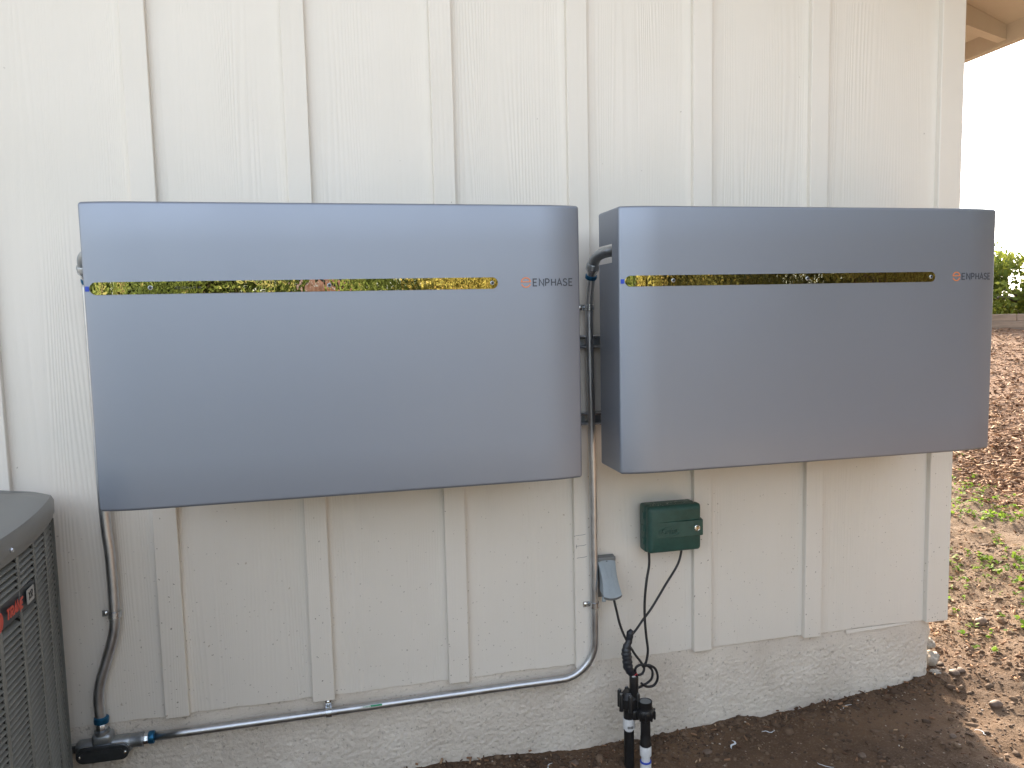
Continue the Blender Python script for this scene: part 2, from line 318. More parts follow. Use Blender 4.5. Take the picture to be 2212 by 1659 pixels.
def soil_material():
    m, N, L, B = nt('soil')
    geo = N.new('ShaderNodeNewGeometry'); P = geo.outputs['Position']
    n = N.new('ShaderNodeTexNoise'); n.inputs['Scale'].default_value = 2.6; n.inputs['Detail'].default_value = 9; n.inputs['Roughness'].default_value = 0.62; L.new(P, n.inputs['Vector'])
    cr = N.new('ShaderNodeValToRGB'); e = cr.color_ramp.elements; e[0].position = 0.3; e[0].color = (0.072, 0.041, 0.023, 1); e[1].position = 0.72; e[1].color = (0.19, 0.114, 0.065, 1); L.new(n.outputs['Fac'], cr.inputs[0])
    n2 = N.new('ShaderNodeTexNoise'); n2.inputs['Scale'].default_value = 130; n2.inputs['Detail'].default_value = 5; L.new(P, n2.inputs['Vector'])
    mr = N.new('ShaderNodeMapRange'); mr.inputs[1].default_value = 0.55; mr.inputs[2].default_value = 0.7; mr.inputs[4].default_value = 0.6; L.new(n2.outputs['Fac'], mr.inputs[0])
    mx = N.new('ShaderNodeMixRGB'); mx.inputs[2].default_value = (0.20, 0.145, 0.10, 1); L.new(mr.outputs[0], mx.inputs[0]); L.new(cr.outputs[0], mx.inputs[1])
    # paler soil right of the house corner, mulch brown beyond
    at = N.new('ShaderNodeAttribute'); at.attribute_name = 'dry'
    mx2 = N.new('ShaderNodeMixRGB'); mx2.inputs[2].default_value = (0.23, 0.165, 0.11, 1); L.new(mx.outputs[0], mx2.inputs[1])
    mf = N.new('ShaderNodeMath'); mf.operation = 'MULTIPLY'; L.new(at.outputs['Fac'], mf.inputs[0]); L.new(n.outputs['Fac'], mf.inputs[1])
    L.new(mf.outputs[0], mx2.inputs[0])
    am = N.new('ShaderNodeAttribute'); am.attribute_name = 'mulchy'
    mx3 = N.new('ShaderNodeMixRGB'); mx3.inputs[2].default_value = (0.20, 0.112, 0.064, 1); L.new(am.outputs['Fac'], mx3.inputs[0]); L.new(mx2.outputs[0], mx3.inputs[1])
    ay = N.new('ShaderNodeAttribute'); ay.attribute_name = 'bounce_ground'
    mx4 = N.new('ShaderNodeMixRGB'); mx4.inputs[2].default_value = (0.52, 0.455, 0.375, 1); L.new(ay.outputs['Fac'], mx4.inputs[0]); L.new(mx3.outputs[0], mx4.inputs[1])
    L.new(mx4.outputs[0], B.inputs['Base Color']); B.inputs['Roughness'].default_value = 0.95
    n3 = N.new('ShaderNodeTexNoise'); n3.inputs['Scale'].default_value = 70; n3.inputs['Detail'].default_value = 8; n3.inputs['Roughness'].default_value = 0.7; L.new(P, n3.inputs['Vector'])
    b = N.new('ShaderNodeBump'); b.inputs['Strength'].default_value = 0.9; b.inputs['Distance'].default_value = 0.012; L.new(n3.outputs['Fac'], b.inputs['Height']); L.new(b.outputs[0], B.inputs['Normal'])
soil_material()
mt = MATS

# ------------------------------------------------------------------ lettering
GLY = {  # strokes in a 0.72 x 1 cell
 'E': [[(0.60, 1), (0.06, 1), (0.06, 0), (0.60, 0)], [(0.06, 0.52), (0.52, 0.52)]],
 'N': [[(0.05, 0), (0.05, 1), (0.67, 0), (0.67, 1)]],
 'P': [[(0.06, 0), (0.06, 1), (0.36, 1), (0.53, 0.93), (0.60, 0.73), (0.53, 0.52), (0.36, 0.44), (0.06, 0.44)]],
 'H': [[(0.06, 0), (0.06, 1)], [(0.66, 0), (0.66, 1)], [(0.06, 0.5), (0.66, 0.5)]],
 'A': [[(0.0, 0), (0.36, 1), (0.72, 0)], [(0.13, 0.30), (0.59, 0.30)]],
 'S': [[(0.60, 0.86), (0.48, 0.97), (0.30, 1), (0.12, 0.90), (0.08, 0.74), (0.16, 0.60), (0.36, 0.51), (0.56, 0.41), (0.63, 0.25), (0.55, 0.08), (0.36, 0), (0.16, 0.03), (0.03, 0.15)]],
 'T': [[(0.0, 1), (0.72, 1)], [(0.36, 1), (0.36, 0)]],
 'R': [[(0.06, 0), (0.06, 1), (0.40, 1), (0.57, 0.92), (0.62, 0.74), (0.55, 0.55), (0.38, 0.48), (0.06, 0.48)], [(0.34, 0.48), (0.64, 0)]],
 'X': [[(0.04, 0), (0.66, 1)], [(0.04, 1), (0.66, 0)]]}
def ribbon(mb, pts, wd, fn, th):
    P = [Vector((a, b)) for a, b in pts]; n = len(P); Lq = []; Rq = []
    for i in range(n):
        d0 = (P[i] - P[i - 1]).normalized() if i else (P[1] - P[0]).normalized()
        d1 = (P[i + 1] - P[i]).normalized() if i < n - 1 else d0
        t = (d0 + d1); t = t.normalized() if t.length > 1e-6 else d0
        nn = Vector((-t.y, t.x)); k = 1 / max(0.45, nn.dot(Vector((-d0.y, d0.x))))
        Lq.append(P[i] + nn * wd / 2 * k); Rq.append(P[i] - nn * wd / 2 * k)
    v = []
    for q in Lq + Rq: v.append(fn(q.x, q.y, th))
    for q in Lq + Rq: v.append(fn(q.x, q.y, 0))
    f = []
    for i in range(n - 1):
        f.append((i, i + 1, n + i + 1, n + i)); f.append((2 * n + i, 3 * n + i, 3 * n + i + 1, 2 * n + i + 1))
        f.append((i, 2 * n + i, 2 * n + i + 1, i + 1)); f.append((n + i, n + i + 1, 3 * n + i + 1, 3 * n + i))
    f += [(0, n, 3 * n, 2 * n), (n - 1, 3 * n - 1, 4 * n - 1, 2 * n - 1)]
    mb.add(v, f)
def stroke_text(mb, s, u0, v0, h, total_w, wd, fn, th=0.0006, slant=0.0):
    adv = total_w / len(s); cw = adv * 0.80
    for i, ch in enumerate(s):
        for st in GLY[ch]:
            ribbon(mb, [(u0 + i * adv + a / 0.72 * cw + slant * b * h, v0 + b * h) for a, b in st], wd, fn, th)
def font_text(name, s, size, Mx, mat, parent, extrude=0.0003, align='CENTER'):
    cu = bpy.data.curves.new(name, 'FONT'); cu.body = s; cu.size = size; cu.extrude = extrude; cu.align_x = align; cu.align_y = 'CENTER'; cu.resolution_u = 2
    t = bpy.data.objects.new(name + '_tmp', cu); COL.objects.link(t); dg = bpy.context.evaluated_depsgraph_get(); dg.update()
    me = bpy.data.meshes.new_from_object(t.evaluated_get(dg)); bpy.data.objects.remove(t)
    me.transform(Mx); me.transform(Matrix.Translation(-origin(parent)))
    return link(name, me, mat, parent)

# ================================================================== GROUND
def hz(x, y):
    s = (x - 0.52) * 0.714 + (y + 2.2848) * 0.700
    ramp = np.where(s > 2.7, 0.112 * (np.sqrt((s - 2.7) ** 2 + 0.15) - 0.387), 0.0)
    ramp = np.minimum(ramp, 1.25 + 0 * s)
    far = np.clip((s - 12.1) / 0.2, 0, 1)                       # upper terrace behind the timber wall
    base = -0.483 + ramp
    base = base * (1 - far) + np.maximum(base, 0.70) * far
    n = (fbm(x * 1.3, y * 1.3, 3, 3) - 0.45) * 0.05 + (fbm(x * 9, y * 9, 4, 9) - 0.47) * 0.042 + (fbm(x * 45, y * 45, 2, 19) - 0.37) * 0.010
    near = np.exp(-((y + 0.02) / 0.10) ** 2) * np.where(y < 0.1, 1, 0)
    mound = 0.035 * near * vnoise(x * 4 + 3, y * 2, 5) - 0.012 * near
    base = base + 0.052 * np.clip((x - 1.7) / 0.86, 0, 1) ** 1.3 * np.clip((y + 1.6) / 1.0, 0, 1) * np.where(s > 12, 0, 1)
    return base + n * np.where(s > 13, 0.3, 1.0) + mound
def hz1(x, y): return float(hz(np.array([x], float), np.array([y], float))[0])
def grid_lines(lo, hi, dlo, dhi, d, fac=1.22):
    a = list(np.arange(dlo, dhi + d / 2, d)); s = d; v = dlo
    while v > lo: s *= fac; v -= s; a.insert(0, v)
    s = d; v = dhi
    while v < hi: s *= fac; v += s; a.append(v)
    return np.array(a)
gx = grid_lines(-420, 420, 0.3, 5.2, 0.017, 1.16); gy = grid_lines(-420, 420, -1.2, 3.0, 0.019, 1.16)
GX, GY = np.meshgrid(gx, gy); GZ = hz(GX, GY)
nx, ny = len(gx), len(gy)
V = np.stack([GX.ravel(), GY.ravel(), GZ.ravel()], -1)
i0 = (np.arange(ny - 1)[:, None] * nx + np.arange(nx - 1)[None, :]).ravel()
Fq = np.stack([i0, i0 + 1, i0 + nx + 1, i0 + nx], -1)
me = bpy.data.meshes.new('ground'); me.vertices.add(len(V)); me.vertices.foreach_set('co', V.ravel())
me.loops.add(Fq.size); me.loops.foreach_set('vertex_index', Fq.ravel()); me.polygons.add(len(Fq)); me.polygons.foreach_set('loop_start', np.arange(0, Fq.size, 4)); me.polygons.foreach_set('use_smooth', np.ones(len(Fq), bool)); me.update(calc_edges=True); me.validate()
def mulch_edge(x, y): return x - (4.22 + 0.30 * (y - 1.2) + (fbm(x * 2.2, y * 2.2, 3, 31) - 0.45) * 0.9)
dry = np.clip((V[:, 0] - 2.45 + 0.35 * (fbm(V[:, 0] * 3, V[:, 1] * 3, 3, 41) - 0.45) * 3) / 0.7, 0, 1)
bounce_ground = np.clip((-1.05 - V[:, 1] + 0.5 * (fbm(V[:, 0] * 1.7, V[:, 1] * 1.7, 3, 43) - 0.45)) / 0.4, 0, 1) * np.clip((3.4 - V[:, 0] - 0.25 * (V[:, 1] + 2)) / 0.8, 0, 1)  # pale ground out of view, added to bounce light onto the lower wall
mul = np.clip(mulch_edge(V[:, 0], V[:, 1]) / 0.25 + 0.5, 0, 1)
for nm, arr in (('dry', dry), ('mulchy', mul), ('bounce_ground', bounce_ground)):
    a = me.attributes.new(nm, 'FLOAT', 'POINT'); a.data.foreach_set('value', arr.astype(np.float32))
ground = link('ground', me, mt['soil']); tag(ground, 'bare brown soil sloping up to the right of the house', 'ground', kind='structure')

# ================================================================== HOUSE
house = thing('house', (0, 0, -0.48), 'house with cream board-and-batten siding over a rough stucco foundation', 'house')
SP, BW, TB = 0.4064, 0.0635, 0.019
ZB = -0.197
XR, XL = 2.6049, -2.1
PKX = 0.25
def roof_z(x): return 2.068 + 0.37 * (3.17 - max(x, 2 * PKX - x)) - 0.03       # underside of the roof boards
bat_x = [SP * k for k in range(-5, 7)]
edges = [XL] + [x + BW / 2 for x in bat_x if x + BW / 2 < 2.45] + [XR - 0.02]
for a, b in zip(edges[:-1], edges[1:]):
    if b - a < 0.02: continue
    # each sheet of siding, its lower edge a little ragged
    n = 24; zs = [(a + 0.001 + (b - a - 0.002) * k / n, ZB + 0.0035 * (random.random() - 0.5) + 0.0012 * math.sin(a * 5 + k * 0.3)) for k in range(n + 1)]
    poly = zs + [(b - 0.001, roof_z(b))] + ([(PKX, roof_z(PKX))] if a < PKX < b else []) + [(a + 0.001, roof_z(a))]
    MB().prism(poly, 0.0, 0.011).build('siding_panel', mt['siding'], house)
for x in bat_x:
    if x + BW > 2.5: continue
    dz = random.uniform(-0.006, 0.002); dx = random.uniform(-0.0015, 0.0015)
    mb = MB(); bm = bmesh.new()
    mb.box(x + dx, x + BW + dx, -TB, 0.0015, ZB - 0.003 + dz, min(roof_z(x), roof_z(x + BW)) - 0.01, 0.0016, 1)
    bm.free()
    mb.build('batten', mt['trim_paint'], house)
MB().box(2.5155, XR, -TB - 0.001, 0.0015, ZB - 0.004, roof_z(XR) - 0.01, 0.002, 1).build('corner_board', mt['trim_paint'], house)
MB().box(XR - 0.019, XR - 0.0005, 0.0017, 0.09, ZB - 0.004, roof_z(XR) - 0.01, 0.0015, 1).build('corner_board', mt['trim_paint'], house)
MB().box(XR - 0.03, XR - 0.020, 0.012, 8.0, ZB, roof_z(XR) - 0.01).build('side_wall', mt['siding'], house)
MB().box(XL, XL + 0.01, 0.012, 8.0, -0.6, roof_z(XL)).build('side_wall', mt['siding'], house)
MB().prism([(XL, ZB), (XR - 0.03, ZB), (XR - 0.03, roof_z(XR)), (PKX, roof_z(PKX)), (XL, roof_z(XL))], 7.98, 8.0).build('rear_wall', mt['siding'], house)
# stucco foundation: displaced sheet with a rough broken end at the corner
fx = np.arange(-1.3, 2.574, 0.0038); fz = np.concatenate([np.arange(-0.70, -0.52, 0.03), np.arange(-0.52, -0.185, 0.0038)])
FX, FZ = np.meshgrid(fx, fz)
rough = np.clip((-0.232 - FZ) / 0.03, 0.10, 1)
disp = (vnoise(FX * 120, FZ * 150, 51) * 0.5 + vnoise(FX * 215, FZ * 230, 52) * 0.5 - 0.5)
ridge = 1 - np.abs(fbm(FX * 105, FZ * 150, 2, 55) * 2 - 0.9)
FY = 0.006 - rough * (disp * 0.0050 + (ridge - 0.7) * 0.0034) + 0.002 * np.sin(FX * 7) 
endx = np.clip((FX - 2.535) / 0.038, 0, 1); FY = FY + endx ** 2 * 0.03 * (0.4 + 1.2 * vnoise(FZ * 40, FX * 5, 57))
FXn = FX + endx * (0.022 * (vnoise(FZ * 28, FX * 3, 58) - 0.65))
Vv = np.stack([FXn.ravel(), FY.ravel(), FZ.ravel()], -1); nxx, nzz = len(fx), len(fz)
ii = (np.arange(nzz - 1)[:, None] * nxx + np.arange(nxx - 1)[None, :]).ravel()
Ff = np.stack([ii, ii + 1, ii + nxx + 1, ii + nxx], -1)
fnd = mesh_obj('foundation', Vv, Ff.tolist(), mt['stucco'], house, smooth=True)
mb = MB(); mb.box(XL, 2.548, 0.045, 7.9, -0.75, ZB + 0.02); mb.box(XL, -1.3, 0.006, 0.05, -0.75, ZB + 0.012)
# end face of the foundation at the corner, uneven
n = 26; zz = [-0.72 + (0.53) * k / n for k in range(n + 1)]
v = []; 
for k, z in enumerate(zz):
    o = 0.012 * (random.random() - 0.5)
    for y, ex in ((0.03, 0.0), (0.10, 0.006), (0.5, 0.0), (4, 0.0)):
        v.append((2.556 + o * (1 if y < 0.2 else 0.3) + ex, y, z))
f = [(k * 4 + j, k * 4 + j + 1, k * 4 + 5 + j, k * 4 + 4 + j) for k in range(n) for j in range(3)]
mb.add(v, f); mb.build('foundation_core', mt['stucco'], house)
# torn flashing strip hanging under the siding near the corner
fl = []; 
for k in range(13):
    t = k / 12; x = 2.205 + 0.26 * t
    fl.append((x, ZB - 0.002, ZB - 0.004 - 0.009 * (1 - t) ** 1.2 * (0.85 + 0.15 * math.sin(k * 1.3)) - 0.004))
mb = MB(); v = []
for x, zt, zb in fl: v += [(x, -0.0012, zt), (x, -0.001 - 0.002 * math.sin((x - 2.2) * 12), zb), (x, 0.0008, zt), (x, 0.001 - 0.002 * math.sin((x - 2.2) * 12), zb)]
f = []
for k in range(12):
    a, b = k * 4, k * 4 + 4; f += [(a, b, b + 1, a + 1), (a + 2, a + 3, b + 3, b + 2), (a + 1, b + 1, b + 3, a + 3), (a, a + 2, b + 2, b)]
mb.add(v, f); mb.build('flashing', mt['trim_paint'], house)
# roof: rafters, boards and fascia; unseen front overhang deepened to shade the upper wall
XE = 3.2
rf = MB().prism([(XE + 0.02, roof_z(XE + 0.02)), (XE + 0.02, roof_z(XE + 0.02) + 0.05), (PKX, roof_z(PKX) + 0.05), (-2.70, roof_z(-2.70) + 0.05), (-2.70, roof_z(-2.70)), (PKX, roof_z(PKX))], -0.72, 8.35).build('roof', mt['roof'], house)
for sg in (1, -1):
    xa, xb = (PKX, XE + 0.02) if sg > 0 else (-2.70, PKX)
    MB().prism([(xa + 0.001, roof_z(xa) + 0.045), (xb - 0.001, roof_z(xb) + 0.045), (xb - 0.001, roof_z(xb) - 0.12), (xa + 0.001, roof_z(xa) - 0.12)], -0.742, -0.7205).build('added_rake_board', mt['eave_paint'], house)
    MB().prism([(xa + 0.004, roof_z(xa) - 0.002), (xb - 0.06, roof_z(xb - 0.06) - 0.002), (xb - 0.06, roof_z(xb - 0.06) - 0.016), (xa + 0.004, roof_z(xa + 0.004) - 0.016)], -0.7195, -0.004).build('added_rake_soffit', mt['trim_paint'], house)
MB().prism([(3.168, roof_z(3.168) - 0.002), (XR - 0.05, roof_z(XR - 0.05) - 0.002), (XR - 0.05, roof_z(XR - 0.05) - 0.018), (3.168, roof_z(3.168) - 0.018)], 0.0, 8.3).build('soffit', mt['eave_paint'], house)
for y in (0.385, 0.995, 1.605, 2.215, 2.825, 3.435, 4.045, 4.655, 5.265, 5.875, 6.485, 7.095, 7.705):
    x0 = XR - 0.018; z0 = roof_z(x0) - 0.0185; z1 = roof_z(3.1675) - 0.0185
    MB().prism([(x0, z0), (3.1675, z1), (3.1675, 1.964), (x0, z0 - 0.13)], y, y + 0.042).build('rafter', mt['eave_paint'], house)
fa = MB(); fa.box(3.168, 3.20, -0.715, 0.39, 1.9475, roof_z(3.2) + 0.02, 0.002, 1); fa.build('fascia', mt['eave_paint'], house)
fa = MB(); fa.box(3.170, 3.202, 0.3915, 8.3, 1.9485, roof_z(3.2) + 0.02, 0.002, 1); fa.build('fascia', mt['eave_paint'], house)

for z, dx in ((0.227, 0.0), (0.193, 0.002), (0.155, 0.004)):
    mb = MB(); ribbon(mb, [(1.2215 + dx + 0.034 * t, z + 0.003 * t + 0.0006 * math.sin(t * 7)) for t in np.linspace(0, 1, 8)], 0.0010, lambda u, v_, th: (u, -TB - 0.0001 - th, v_), 0.0002)
    if z == 0.193: ribbon(mb, [(1.2255, z - 0.006), (1.2255, z + 0.006)], 0.0012, lambda u, v_, th: (u, -TB - 0.0001 - th, v_), 0.0003)
    mb.build('pencil_mark', mt['grey_print'], house)
# ================================================================== BATTERY CABINETS
BWD, BZ0, BZ1, YC, BUL = 1.1714, 0.4895, 1.1967, 0.36, 0.017
def front_y(d):
    e = min(d, BWD - d); zone = 0.115
    return -(YC + BUL) + (BUL * ((zone - e) / zone) ** 2.3 if e < zone else 0)
def cabinet(X0, label, yback):
    t = thing('battery_cabinet', (X0 + BWD / 2, -0.30, BZ0), label, 'battery', 'wall-mounted battery cabinets')
    # plan profile of the cover, back-left -> front -> back-right
    rc = 0.010; prof = []; d_e = 0.0074
    am = math.pi / 2 - math.atan2(front_y(d_e - 0.002) - front_y(d_e + 0.002), 0.004); d_e = rc * (1 - math.cos(am)); yc0 = front_y(d_e) + rc * math.sin(am)
    for y in (yback, -0.2605, -0.311, -0.335): prof.append((0.0, y))
    for k in range(7):
        a = am * k / 6; prof.append((rc - rc * math.cos(a), yc0 - rc * math.sin(a)))
    for d in list(np.linspace(0.014, 0.118, 18)) + list(np.linspace(0.2, BWD - 0.2, 6)) + list(np.linspace(BWD - 0.118, BWD - 0.014, 18)): prof.append((d, front_y(d)))
    for k in range(7):
        a = am * (6 - k) / 6; prof.append((BWD - rc + rc * math.cos(a), yc0 - rc * math.sin(a)))
    for y in (-0.335, -0.311, -0.2605, yback): prof.append((BWD, y))
    P = [Vector(p) for p in prof]; n = len(P); N = []
    for i in range(n):
        d = (P[min(i + 1, n - 1)] - P[max(i - 1, 0)]).normalized(); N.append(Vector((-d.y, d.x)))   # inward
    rb = 0.008; rings = []
    for k in range(5):
        a = R(90 * k / 4); rings.append((BZ0 + rb - rb * math.sin(math.pi / 2 - a) if False else BZ0 + rb * (1 - math.sin(a)), rb * (1 - math.cos(a))))
    rings = rings[::-1]                                   # from bottom face inset to full
    zs = rings + [(z, 0.0) for z in (0.6, 0.8, 1.054, 1.104)] + [(BZ0 + BZ1 - z, o) for z, o in rings[::-1]]
    v = []; 
    for z, o in zs:
        for i in range(n):
            q = P[i] + N[i] * o; v.append((X0 + q.x, q.y, z))
    f = []; m = len(zs); jn = [j for j, (z, o) in enumerate(zs) if abs(z - 1.054) < 1e-6][0]
    for j in range(m - 1):
        for i in range(n - 1):
            if j == jn and (i in (0, 1)): continue            # conduit cut-out in the left side
            f.append((j * n + i, j * n + i + 1, (j + 1) * n + i + 1, (j + 1) * n + i))
    f.append(tuple(range(n))); f.append(tuple((m - 1) * n + i for i in range(n - 1, -1, -1)))
    mesh_obj('cover', v, f, mt['silver_paint'], t, auto=28)
    MB().box(X0 + 0.10, X0 + BWD - 0.03, -0.135, -0.335, BZ0 + 0.016, BZ1 - 0.016, 0.004, 1).build('chassis', mt['chassis'], t)
    for bx_ in (0.16, BWD - 0.16):
        MB().box(X0 + bx_ - 0.05, X0 + bx_ + 0.05, -0.0425, -0.1345, BZ0 + 0.06, BZ1 - 0.25, 0.003, 1).build('mounting_bracket', mt['strut'], t)
    # mirror strip: capsule that follows the curved front
    fy = lambda d, off: front_y(d) - off
    s0, s1, zc, hh = 0.015, 0.951, 1.0025, 0.0140
    dl = [s0 + hh * (1 - math.cos(R(90 * k / 8))) for k in range(9)] + list(np.linspace(s0 + hh + 0.01, s1 - hh - 0.01, 70)) + [s1 - hh + hh * math.sin(R(90 * k / 8)) for k in range(9)]
    v = []; f = []
    for d in dl:
        e = min(d - s0, s1 - d); h = math.sqrt(max(0, hh * hh - max(0, hh - e) ** 2)) + 1e-4
        for off in (0.0016, -0.0005):
            v += [(X0 + d, fy(d, off), zc - h), (X0 + d, fy(d, off), zc + h)]
    for i in range(len(dl) - 1):
        a, b = i * 4, i * 4 + 4; f += [(a, b, b + 1, a + 1), (a, a + 2, b + 2, b), (a + 1, b + 1, b + 3, a + 3)]
    f += [(0, 1, 3, 2), (len(v) - 4, len(v) - 2, len(v) - 1, len(v) - 3)]
    ms = mesh_obj('mirror_strip', v, f, mt['mirror_film'], t, auto=40)
    for d in (0.145, 0.541, 0.937):
        mb = MB(); mb.lathe([(0.0052, 0), (0.0052, 0.0022), (0.0040, 0.0028), (0.0036, 0.0008), (0.0001, 0.0008)], (X0 + d, fy(d, 0.0010), zc), (0, -1, 0), 16)
        sc = mb.build('screw', mt['dark_zinc'], ms, auto=30)
        MB().lathe([(0.0030, 0), (0.0030, 0.0012), (0.0001, 0.0013)], (X0 + d, fy(d, 0.0016), zc), (0, -1, 0), 12).build('screw_hole', mt['dark_hole'], ms)
    fr = lambda u, z, th: (X0 + u, front_y(u) - 0.0003 - th, z)
    MB().prism(rrect(0.0045, 0.0135, zc - 0.006, zc + 0.0055, 0.0008, 2), 0, 1, lambda x, y, z: (X0 + x, front_y(x) - (0.0012 if y == 0 else -0.0005), z)).build('pull_tab', mt['blue_tab'], t)
    # emblem: split ring with a bar
    mb = MB(); c0, rr_ = 1.0235, 0.0118
    ribbon(mb, [(c0 + rr_ * math.cos(R(a)), zc + rr_ * math.sin(R(a))) for a in np.linspace(8, 172, 22)], 0.0026, fr, 0.0006)
    ribbon(mb, [(c0 - rr_ - 0.001, zc + 0.0016), (c0 + rr_ + 0.001, zc + 0.0016)], 0.0022, lambda u, z, th: fr(u, z, th * 1.3), 0.0006)
    ribbon(mb, [(c0 + rr_ * math.cos(R(a)), zc + rr_ * math.sin(R(a))) for a in np.linspace(200, 340, 20)], 0.0026, fr, 0.0006)
    em = mb.build('emblem', mt['orange_print'], t)
    mb = MB(); stroke_text(mb, 'ENPHASE', 1.0415, zc - 0.0088, 0.0172, 0.1125, 0.0030, fr)
    mb.build('lettering', mt['grey_print'], t)
    return t, ms
A0, B0 = -0.0324, 1.2454
bA, sA = cabinet(A0, 'larger-looking silver battery cabinet on the left, beside the grey condenser', -0.208)
bB, sB = cabinet(B0, 'silver battery cabinet on the right, above the green timer box and past the house corner', -0.208)
rotX = Matrix.Rotation(R(90), 4, 'X')
font_text('part_number', '702-00966-01 46', 0.0085, Matrix.Translation((A0 + 0.225, -(YC + BUL) - 0.0017, 1.0015)) @ rotX, mt['black_print'], sA)

# ================================================================== STRUT RAILS
def rail(z, label):
    t = thing('mounting_rail', (1.2, -0.02, z), label, 'rail', 'slotted rails behind the cabinets')
    y0, y1, h, th = -0.042, -0.0195, 0.0205, 0.0025
    poly = [(y1, -h), (y1, h), (y0, h), (y0, h - 0.009), (y0 + 0.007, h - 0.009), (y0 + 0.007, h - 0.009 + th), (y0 + th, h - 0.009 + th), (y0 + th, h - th)]
    # channel: lips and flanges as long bars, back strip with slots
    x0, x1 = -0.02, 2.36
    mb = MB()
    for sgn in (1, -1):
        mb.box(x0, x1, y0, y1 - 0.0026, z + sgn * h - (th if sgn > 0 else 0), z + sgn * h + (0 if sgn > 0 else th))
        mb.box(x0, x1, y0 - 0.0003, y0 + th, min(z + sgn * (h - 0.0026), z + sgn * (h - 0.0095)), max(z + sgn * (h - 0.0026), z + sgn * (h - 0.0095)))
    for sgn in (1, -1): mb.tube([(x0, y0 - 0.001, z + sgn * (h - 0.0045)), (x1, y0 - 0.001, z + sgn * (h - 0.0045))], 0.0048, 12)
    mb.build('channel', mt['zinc'], t, auto=35)
    mb = MB(); b = 0.0085
    for sgn in (1, -1): mb.box(x0, x1, y1 - 0.0025, y1, min(z + sgn * b, z + sgn * h), max(z + sgn * b, z + sgn * h))
    for x in np.arange(x0 + 0.008, x1, 0.052): mb.box(x, x + 0.021, y1 - 0.0024, y1 - 0.0001, z - b, z + b)
    mb.build('slotted_back', mt['dark_zinc'], t)  # same steel as the channel; darker zinc paints in the shade inside it
rail(0.834, 'upper slotted steel rail crossing the gap between the two cabinets')
rail(0.598, 'lower slotted steel rail crossing the gap between the two cabinets')

# ================================================================== CONDUIT
RC = 0.0118
def connector(mb_nut, mb_body, p, d):
    pass
def collar(parent, p, d, l=0.022, r=0.0165, name='compression_ring', mat='blue_zinc', sides=24):
    d = Vector(d).normalized(); p = Vector(p)
    return MB().lathe([(r * 0.80, 0), (r, l * 0.12), (r * 1.04, l * 0.5), (r, l * 0.88), (r * 0.80, l)], p, d, sides).build(name, mt[mat], parent, auto=35)
# left riser with an offset bend
riser = thing('conduit_riser', (-0.16, -0.02, -0.20), 'dark galvanized conduit with an S-bend dropping from the left cabinet', 'conduit')
rp = spline([(-0.112, -0.045, 1.03), (-0.112, -0.042, 0.80), (-0.112, -0.040, 0.42), (-0.107, -0.036, 0.29), (-0.107, -0.034, 0.14), (-0.113, -0.033, 0.075), (-0.134, -0.032, 0.005), (-0.156, -0.031, -0.062), (-0.164, -0.030, -0.115), (-0.161, -0.030, -0.180)], 8)
MB().tube(rp, 0.0138, 18).build('pipe', mt['conduit'], riser, smooth=True)
collar(riser, (-0.161, -0.030, -0.180), (0.05, 0, 1), 0.020, 0.0190)
MB().lathe([(0.0135, 0), (0.0155, 0.003), (0.0155, 0.016), (0.0145, 0.018)], (-0.161, -0.030, -0.199), (0, 0, 1), 8).build('connector_nut', mt['zinc'], riser, auto=30)
# right conduit: along the foundation, round the bend and up between the cabinets
run = thing('conduit_run', (1.2, -0.02, -0.24), 'galvanized conduit running along the foundation then up between the cabinets', 'conduit')
arc = [(1.277 - 0.115 + 0.115 * math.cos(R(a)), -0.026 - 0.006 * (1 + a / 90), -0.115 + 0.115 * math.sin(R(a))) for a in np.linspace(-88, 0, 16)]
pp = [Vector((-0.030, -0.022, -0.243))] + [Vector((x, -0.022 - 0.003 * (x / 1.2), -0.243 + 0.013 * x / 1.15)) for x in np.linspace(0.05, 1.05, 12)] + [Vector(p) for p in arc]
pp += spline([(1.277, -0.033, -0.06), (1.277, -0.034, 0.05), (1.2755, -0.038, 0.25), (1.2705, -0.052, 0.45), (1.2660, -0.056, 0.70), (1.2645, -0.056, 0.90), (1.2645, -0.062, 0.965), (1.2655, -0.080, 1.028)], 9)
MB().tube(pp, RC, 18).build('pipe', mt['conduit'], run, smooth=True)
MB().prism([(0.545, -1), (0.607, -1), (0.607, 1), (0.545, 1)], 0, 1, lambda x, y, s: (x, -0.0235 - (RC + (0.0006 if y == 0 else 0.0001)) * math.sin(R(58 + 13 * s)) , -0.2372 + (RC + (0.0006 if y == 0 else 0.0001)) * math.cos(R(58 + 13 * s)))).build('sticker', mt['white_sticker'], run)
MB().prism([(0.572, -1), (0.606, -1), (0.606, 1), (0.572, 1)], 0, 1, lambda x, y, s: (x, -0.0235 - (RC + (0.0011 if y == 0 else 0.0001)) * math.sin(R(58 + 12 * s)) , -0.2372 + (RC + (0.0011 if y == 0 else 0.0001)) * math.cos(R(58 + 12 * s)))).build('sticker_band', mt['green_sticker'], run)
mx = Matrix.Translation((0.560, -0.0235 - (RC + 0.0008) * math.sin(R(58)), -0.2372 + (RC + 0.0008) * math.cos(R(58)))) @ Matrix.Rotation(R(58), 4, 'X') @ Matrix.Rotation(R(180), 4, 'Z')
font_text('sticker_lettering', 'RYMCO', 0.0062, mx, mt['green_sticker'], run, 0.0002)
